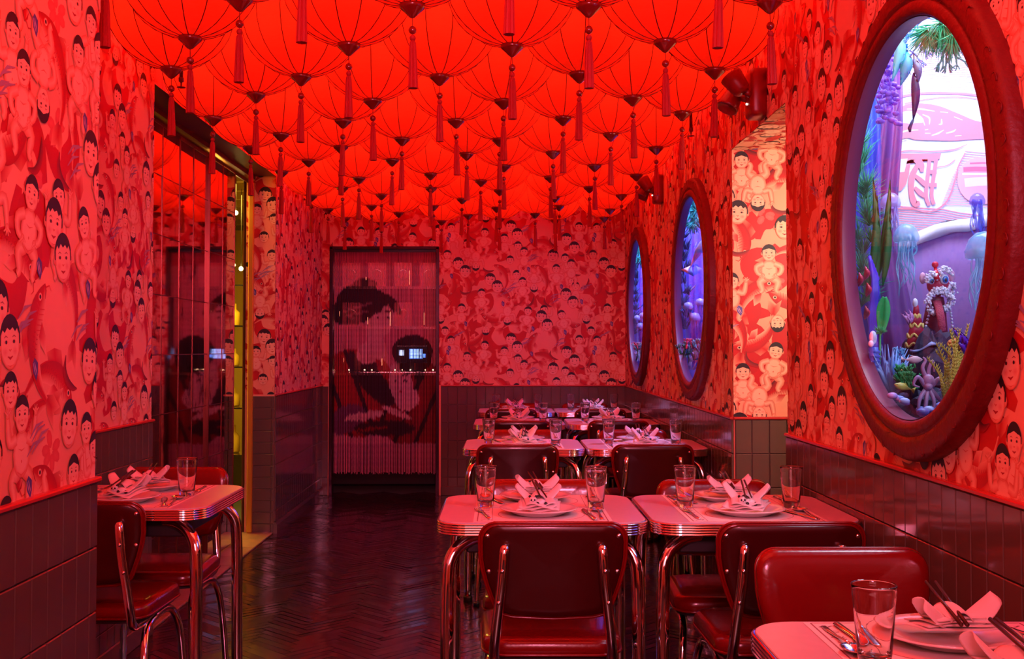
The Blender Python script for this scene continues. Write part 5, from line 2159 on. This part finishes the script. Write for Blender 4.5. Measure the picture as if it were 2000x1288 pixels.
b.build('horn', tmat('horn_red', (215, 30, 50), .3), ln)
b = MB()
b.tube(bez([LW(1822, 590, -.035), LW(1823, 615, -.055), LW(1826, 638, -.055), LW(1829, 648, -.05)], 4), [.013] * 6 + [.012] * 3 + [.010] * 4, n=12, flat=(1, .5))
b.build('tongue', tmat('tongue_red', (200, 70, 95), .5, bump=.6, bscale=300), ln)
b = MB()
b.loft([[(LW(x0, y).x, -.015, LW(x0, y).z) for x0 in (0,)] * 0 + [tuple(LW(xc + w * math.cos(a), y) + Vector((0, .03 + .03 * math.sin(a), 0))) for a in [2 * PI * k / 20 for k in range(20)]]
        for xc, w, y in ((1836, 14, 580), (1835, 20, 610), (1832, 26, 650), (1830, 30, 685))])
b.build('cape', m_redv, ln)
for s in (-1, 1):
    b = MB()
    pts = bez([LW(1836 + s * 15, 585, -.006), LW(1835 + s * 21, 612, -.006), LW(1832 + s * 27, 650, -.006), LW(1830 + s * 24, 680, -.01)], 6)
    for k, p in enumerate(pts):
        b.ball(p, .0042, n=6, m=5)
    b.build('cape_trim', m_fur, ln)
b = MB()
for s in (-1, 1):
    b.tube([LW(1812, 618, -.04), LW(1818, 612, -.045), LW(1824, 620, -.045)], [.003, .006, .003], n=6)
b.build('bow', tmat('bow_white', (235, 220, 240), .6), ln)
# small tiered red and gold headdress beside the lion
hd = empty('tiered_headdress', (0, 0, 0), 0, 'small red tiered headdress with scalloped gold edges left of the lion puppet', 'ornament')
for k, (y, w) in enumerate(((604, 7), (622, 12), (642, 17), (660, 20))):
    c0 = W1(1790, y, 3.3)
    ww = w * 3.3 / F
    b = MB()
    b.loft([[tuple(c0 + Vector((ww * q * math.cos(a), ww * .6 * q * math.sin(a), z + .006 * math.cos(6 * a) * (z < 0)))) for a in [2 * PI * j / 36 for j in range(36)]] for q, z in ((1.0, -.022), (.8, 0), (.6, .012))])
    b.build('tier', tmat('tier_red', (190, 30, 60), .5), hd)
    b = MB()
    b.tube([c0 + Vector((ww * 1.03 * math.cos(a), ww * .62 * math.sin(a), -.022 + .006 * math.cos(6 * a))) for a in [2 * PI * j / 36 for j in range(37)]], .0035, n=6, caps=False)
    b.build('gold_edge', m_gold, hd)
b = MB()
b.ball(W1(1788, 592, 3.3), .008, .008, .014)
b.build('finial', m_fur, hd)
b = MB()
for k in range(5):
    leaf(b, W1(1778, 640, 3.32), W1(1760 + 4 * k, 612 - 2 * k + 8 * (k % 2), 3.3), .006)
single(b, 'pink_fin', tmat('fin_pink', (215, 140, 200)), 'frilled pink fin beside the tiered headdress', 'ornament')

# rock, ray, octopus, fish
b = MB()
rnd = random.Random(12)


def rock(c, rx, ry, rz, seed, n=20, m=12):
    b = MB()
    rnd = random.Random(seed)
    ph = [rnd.uniform(0, 6) for _ in range(6)]
    rings = []
    for i in range(m + 1):
        a = -PI / 2 + PI * i / m
        rings.append([])
        for k in range(n):
            t = 2 * PI * k / n
            q = 1 + .16 * math.sin(3 * t + ph[0] + 2 * a) + .12 * math.sin(5 * t + ph[1] - 3 * a) + .10 * math.sin(4 * a + ph[2] + t) + rnd.uniform(-.05, .05)
            q = q if 0 < i < m else 1
            cc = max(math.cos(a), .02)
            rings[-1].append((c[0] + rx * q * cc * math.cos(t), c[1] + ry * q * cc * math.sin(t), c[2] + rz * q * math.sin(a)))
    b.loft(rings, smooth=False)
    return b


m_rock = tmat('dark_rock', (46, 36, 60), .8, bump=.4, bscale=40)
single(rock(W1(1822, 728, 3.25), .085, .08, .11, 1), 'boulder', m_rock, 'dark boulder under the lion puppet', 'rock')
single(rock(W1(1800, 672, 3.36), .045, .05, .05, 2), 'boulder', m_rock, 'small dark rock under the tiered headdress', 'rock')
single(rock(W1(1835, 800, 3.1), .10, .09, .05, 3), 'boulder', m_rock, 'low dark rock below the octopus', 'rock')
single(rock(W1(1765, 790, 3.15), .06, .06, .05, 5), 'boulder', m_rock, 'dark rock under the yellow fish', 'rock')
sandm = tmat('tank_sand', (70, 60, 110), .9, bump=.5, bscale=60)
b = MB()
b.box(1.11, 1.85, 2.05, 3.98, .965, 1.06)
o = b.build('floor_tank_near', sandm)
o['kind'] = 'structure'
b = MB()
rings = []
c0 = W1(1818, 676, 3.22)
for k in range(13):
    u = k / 12 * 2 - 1
    w = .030 * (1 - abs(u)) ** .7 + .001
    x, z = c0.x + u * .062, c0.z + .010 * math.cos(u * 4) - .004
    rings.append([(x, c0.y - w, z - .002), (x, c0.y, z + .008 * (1 - abs(u))), (x, c0.y + w, z), (x, c0.y, z - .006)])
b.loft(rings)
b.tube([c0 + Vector((0, .02, 0)), c0 + Vector((-.02, .09, .01))], [.003, .0008], n=5)
single(b, 'stingray', tmat('ray_grey', (130, 145, 190), .3), 'grey blue stingray gliding over the dark boulder', 'stingray')
oc = empty('octopus', W1(1812, 748, 3.02), 0, 'pale pink octopus with curling arms at the bottom of the nearest aquarium', 'octopus')
m_oct = tmat('octopus_skin', (190, 140, 175), .35)
b = MB()
b.ball((0, 0, .004), .017, .016, .020, n=14, m=10)
b.ball((-.003, -.008, -.010), .012, .011, .011, n=12, m=8)
b.build('head', m_oct, oc)
for k, P in enumerate(([(-.008, 0, -.01), (-.03, -.006, .016), (-.042, -.004, -.004), (-.028, -.01, -.012)], [(.008, 0, -.01), (.028, -.006, .012), (.040, -.004, -.006), (.028, -.006, -.022)],
                       [(-.006, 0, -.015), (-.028, -.01, -.045), (-.03, -.01, -.075), (-.014, -.012, -.085)], [(.004, 0, -.015), (.026, -.01, -.045), (.036, -.01, -.06), (.024, -.012, -.07)],
                       [(-.002, 0, -.015), (-.012, -.012, -.055), (-.016, -.012, -.10), (-.004, -.014, -.115), (.006, -.012, -.10)], [(.002, 0, -.015), (.010, -.012, -.05), (.004, -.01, -.085), (-.03, -.014, -.09)],
                       [(-.004, .004, .01), (-.014, .004, .04), (-.006, .004, .06), (-.012, .004, .07)], [(.004, .004, .01), (.004, .006, .035), (.014, .004, .06), (.018, .004, .03)])):
    b = MB()
    pts = bez(P, 6)
    b.tube(pts, [.0068 * (1 - .72 * i / len(pts)) for i in range(len(pts))], n=8)
    b.build('arm', m_oct, oc)


def fish(name, c, L, col, label, fl=1, rz=0, tilt=0, fin=None, tall=.42):
    e = empty(name, c, rz, label, 'fish')
    e.rotation_euler = (0, tilt, rz)
    m = tmat('fish_%d_%d_%d' % col, col, .3)
    b = MB()
    rings = []
    for t, h in ((0, .05), (.1, .45), (.3, .95), (.5, 1), (.75, .55), (.92, .18), (1, .14)):
        rings.append([(fl * (t - .5) * L, math.cos(a) * h * L * .14, math.sin(a) * h * L * tall * .5) for a in [2 * PI * k / 12 for k in range(12)]])
    b.loft(rings)
    b.build('body', m, e)
    mf = tmat('fin_%d_%d_%d' % (fin or col), fin or col, .4)
    b = MB()
    x = fl * .48 * L
    b.loft([[(x, 0, -.02 * L), (x, 0, .02 * L), (x, .003, 0)], [(x + fl * .22 * L, 0, -.2 * L), (x + fl * .22 * L, 0, .2 * L), (x + fl * .16 * L, .003, 0)]])
    b.build('tail_fin', mf, e)
    b = MB()
    b.loft([[(-fl * .2 * L, -.001, .17 * L), (-fl * .2 * L, .001, .17 * L), (-fl * .1 * L, 0, .17 * L)], [(fl * .1 * L, -.001, .30 * L * tall * 2), (fl * .1 * L, .001, .30 * L * tall * 2), (fl * .28 * L, 0, .12 * L)]])
    b.build('dorsal_fin', mf, e)
    b = MB()
    b.ball((-fl * .36 * L, -.085 * L, .04 * L), .022 * L, n=8, m=6)
    b.build('eye', M_black, e)
    return e


fish('butterfly_fish', W1(1784, 703, 3.05), .05, (235, 190, 190), 'small pale pink fish above the octopus', fl=-1)
fish('yellow_fish', W1(1762, 756, 3.05), .05, (230, 215, 90), 'small yellow fish above a dark rock', fl=1, tilt=.3)

# bottom corals
b = MB()
c0 = W1(1738, 772, 3.15)
rnd = random.Random(6)
for k in range(34):
    a = rnd.uniform(-.55, .55)
    L = rnd.uniform(.09, .15)
    b.tube([c0, c0 + Vector((math.sin(a) * L * .5, rnd.uniform(-.02, .02), math.cos(a) * L * .55)), c0 + Vector((math.sin(a) * L * 1.05, rnd.uniform(-.03, .03), math.cos(a) * L))], [.0055, .005, .0006], n=5)
single(b, 'spiky_plant', tmat('spike_blue', (140, 170, 225), .4), 'spiky pale blue plant at the bottom left of the nearest aquarium', 'plant')
b = MB()
rnd = random.Random(16)
for q in range(17):
    c0 = W1(1842 + 2.2 * q, 800 - 5 * q + rnd.uniform(-10, 10), 3.0 + rnd.uniform(-.05, .05))
    L = rnd.uniform(.09, .16)
    lean = rnd.uniform(-.05, .03)
    prev = c0
    for k in range(15):
        t = k / 15
        p = c0 + Vector((lean * t * t * 1.4, 0, L * t))
        b.tube([prev, p + Vector((0, 0, .0001))], .0028 * (1 - .7 * t), n=4)
        prev = p
        for s in (-1, 1):
            b.tube([p, p + Vector((s * .0085 * (1 - .6 * t), -.003, .010))], [.0022, .0006], n=4)
single(b, 'yellow_coral', tmat('coral_yellow', (226, 200, 70), .5), 'feathery yellow coral at the bottom right of the nearest aquarium', 'coral')
b = MB()
rnd = random.Random(17)
for k in range(40):
    d = Vector((rnd.uniform(-1, 1), rnd.uniform(-1, 0), rnd.uniform(-.3, 1))).normalized()
    p = W1(1864, 676, 3.08)
    b.tube([p, p + d * .022], [.0055, .004], n=5)
single(b, 'orange_anemone', tmat('anemone_orange', (225, 140, 50), .5), 'orange anemone behind the yellow coral', 'anemone')
b = MB()
for t in ((1860, 640), (1876, 648), (1886, 660), (1870, 668)):
    leaf(b, W1(1886, 694, 3.02), W1(*t, 2.98), .010)
single(b, 'iris_plant', tmat('blade_purple', (100, 40, 180), .3), 'dark purple pointed blades at the right rim of the nearest aquarium', 'plant')
b = MB()
rnd = random.Random(18)
for k in range(22):
    c0 = W1(1768 + rnd.uniform(-14, 12), 735 + rnd.uniform(-20, 24), 3.1)
    tuft(b, c0, 5, .022, .9, .0035, k + 60)
for k in range(10):
    branch(b, W1(1760 + 2.4 * k, 760, 3.08), Vector((rnd.uniform(-.5, .5), 0, 1)).normalized(), .022, .003, 2, rnd)
single(b, 'green_coral', tmat('coral_green', (40, 160, 80), .5), 'bushy green coral behind the yellow fish', 'coral')
b = MB()
rnd = random.Random(20)
for k in range(16):
    branch(b, W1(1757 + rnd.uniform(-10, 12), 706 + rnd.uniform(-8, 12), 3.2), Vector((rnd.uniform(-.7, .7), 0, 1)).normalized(), .014, .0028, 2, rnd)
single(b, 'blue_branch_coral', tmat('coral_teal', (110, 175, 215), .5), 'pale blue branching coral behind the spiky plant', 'coral')
b = MB()
c0 = W1(1708, 720, 3.15)
b.tube([c0 + Vector((0, 0, -.12)), c0, c0 + Vector((-.004, 0, .06))], [.016, .014, .014], n=12)
for k in range(12):
    b.lathe([(.0145, -.1 + k * .013), (.0165, -.096 + k * .013), (.0145, -.092 + k * .013)], n=12, c=tuple(c0))
single(b, 'tube_coral', tmat('tube_blue', (70, 100, 210), .4), 'ribbed blue tube coral at the left rim of the nearest aquarium', 'coral')
b = MB()
b.ball(W1(1705, 660, 3.15), .011, .010, .020, n=12, m=8)
b.ball(W1(1701, 672, 3.14), .008, .008, .010, n=10, m=6)
single(b, 'white_shell', tmat('shell_white', (240, 238, 250), .3), 'white shell resting on the blue tube coral', 'shell')
b = MB()
feather(b, W1(1721, 655, 3.2), (.1, 0, 1), .11, .016, 3, 40)
single(b, 'feather_weed', tmat('weed_lime', (60, 190, 90)), 'lime green feather weed beside the violet drape', 'plant')
b = MB()
tuft(b, W1(1719, 650, 3.18), 50, .022, 1.2, .0014, 71)
b.tube([W1(1719, 650, 3.18), W1(1716, 770, 3.2)], .003, n=5)
single(b, 'pompom_weed', tmat('weed_green', (30, 175, 90)), 'round green pompom weed at the left of the nearest aquarium', 'plant')
b = MB()
for (x, y) in ((1690, 528), (1678, 540), (1689, 605), (1693, 560)):
    leaf(b, W1(x, y + 20, 3.3), W1(x + 1, y - 8, 3.28), .009, fold=1.2)
single(b, 'red_tulips', tmat('tulip_red', (220, 50, 70), .4), 'red tulip-shaped polyps at the left rim of the nearest aquarium', 'coral')
b = MB()
for k in range(5):
    b.tube(bez([W1(1700 + 3 * k, 500 + 8 * k, 3.4), W1(1706 + 2 * k, 560, 3.38), W1(1699 + 3 * k, 620, 3.38), W1(1702 + 2 * k, 700, 3.38)], 4), [.005 + .0015 * (j % 3) for j in range(13)], n=6)
single(b, 'violet_kelp', tmat('kelp_violet', (90, 60, 210), .4), 'wavy violet kelp strands at the left of the nearest aquarium', 'kelp')
rnd = random.Random(23)
PB = [hexc(150, 160, 220), hexc(190, 200, 240), hexc(110, 90, 160)]
PX = sorted(rnd.uniform(1738, 1878) for _ in range(16))
NTH = ['first', 'second', 'third', 'fourth', 'fifth', 'sixth', 'seventh', 'eighth', 'ninth', 'tenth', 'eleventh', 'twelfth', 'thirteenth', 'fourteenth', 'fifteenth', 'sixteenth']
for k in range(16):
    b = MB()
    r_ = rnd.uniform(.009, .02)
    px = PX[k]
    py = 812 - abs(px - 1810) * .42 - rnd.uniform(0, 14)
    b.ball((0, 0, 0), r_, r_ * .8, r_ * .6, n=8, m=6)
    o = b.build('pebble', tmat('pebble_%d' % (k % 3), ((150, 160, 220), (190, 200, 240), (110, 90, 160))[k % 3], .4), loc=W1(px, py, 2.98 + rnd.uniform(-.12, .12)))
    tag(o, 'smooth %s pebble, %s from the left at the bottom of the nearest aquarium' % (('pale blue', 'whitish', 'violet')[k % 3], NTH[k]), 'pebble', 'pebbles in the nearest aquarium')

# ---- the two far tanks: hanging teal coral, fish, drapes and corals
for i, (cy, nm) in enumerate(((6.35, 'middle'), (8.75, 'far'))):
    lab = 'middle round aquarium' if i == 0 else 'farthest round aquarium'
    Q = lambda px, py, Y: W(px, py, Y)
    pxa, pxb = (1326, 1378) if i == 0 else (1236, 1260)
    pyt, pyb = (372, 740) if i == 0 else (462, 722)
    w = pxb - pxa
    h = pyb - pyt
    b = MB()
    rnd = random.Random(40 + i)
    for k in range(12):
        p = Q(pxa + w * (.45 + .3 * rnd.random()), pyt + h * (.03 + .16 * rnd.random()), cy + .1)
        tuft(b, p, 14, .07, 1.0, .005, k + 90 * i, up=(0, 0, -.6))
    single(b, 'teal_coral', tmat('coral_teal2', (10, 170, 150)), 'teal coral hanging in the top of the ' + lab, 'coral')
    b = MB()
    for k in range(9):
        p = Q(pxa + w * (.18 + .08 * (k % 2)), pyt + h * (.25 + .06 * k), cy + .2)
        tuft(b, p, 12, .08, .7, .006, k + 33 * i)
    single(b, 'dark_seaweed', tmat('seaweed_teal', (20, 80, 120)), 'dark teal seaweed on the left side of the ' + lab, 'seaweed')
    for s, (u0, c_, yy) in enumerate(((.45, (110, 110, 225), .50), (.72, (150, 110, 190), .55))):
        b = MB()
        pts = [Q(pxa + w * u0, pyt + h * t, cy + yy) for t in (0.0, .3, .6, .95)]
        rings = []
        for p in pts:
            rings.append([(p.x + (q / 8 - 1) * .07, p.y + .02 * math.cos(q * 1.4), p.z) for q in range(17)] + [(p.x + (q / 8 - 1) * .07, p.y + .03 + .02 * math.cos(q * 1.4), p.z) for q in range(16, -1, -1)])
        b.loft(rings)
        single(b, 'tank_drape', tmat('drape_%d' % c_[0], c_, .6), ('blue' if s == 0 else 'mauve') + ' drape hanging in the ' + lab, 'drape')
    for k, (u, v, r_) in enumerate(((.35, .62, .03), (.6, .68, .035), (.8, .60, .03))):
        b = MB()
        p = Q(pxa + w * u, pyt + h * v, cy + .15)
        b.lathe([(.002, r_), (r_ * .7, r_ * .8), (r_, 0), (r_ * .85, -r_ * .4)], n=16, c=tuple(p))
        for q in range(6):
            a = q * PI / 3
            b.tube([p + Vector((r_ * .5 * math.cos(a), r_ * .5 * math.sin(a), 0)), p + Vector((r_ * .7 * math.cos(a), r_ * .4 * math.sin(a), -r_ * 2.5))], [.003, .001], n=4)
        single(b, 'jellyfish', tmat('jelly_pale', (200, 190, 250), .2), 'pale violet jellyfish, %s in the %s' % (('left', 'centre', 'right')[k], lab), 'jellyfish')
    for k, (u, v, c_, L) in enumerate(((.3, .90, (60, 120, 90), .12), (.55, .93, (190, 150, 190), .1), (.45, .82, (200, 80, 110), .06), (.75, .88, (90, 150, 150), .12))):
        b = MB()
        p = Q(pxa + w * u, pyt + h * v + 8, cy - .05 * k)
        rnd = random.Random(k + 7 * i)
        for q in range(6):
            branch(b, p + Vector((rnd.uniform(-.03, .03), rnd.uniform(-.1, .1), 0)), Vector((rnd.uniform(-.5, .5), rnd.uniform(-.4, .4), 1)).normalized(), L * .45, .007, 2, rnd)
        single(b, 'bottom_coral', tmat('bc_%d' % c_[0], c_), '%s coral at the bottom of the %s' % (('dark green', 'pale mauve', 'rosy', 'grey teal')[k], lab), 'coral')
    b = MB()
    b.box(1.11, 1.69, (5.15, 7.32)[i], (7.12, 9.38)[i], .965, 1.06)
    b.build('floor_tank_' + nm, sandm)['kind'] = 'structure'
fs = fish('white_fish', W(1366, 490, 6.1), .20, (225, 225, 245), 'slender white fish diving in the middle round aquarium', fl=-1, tall=.22)
fs.rotation_euler = (0, R(-62), 0)
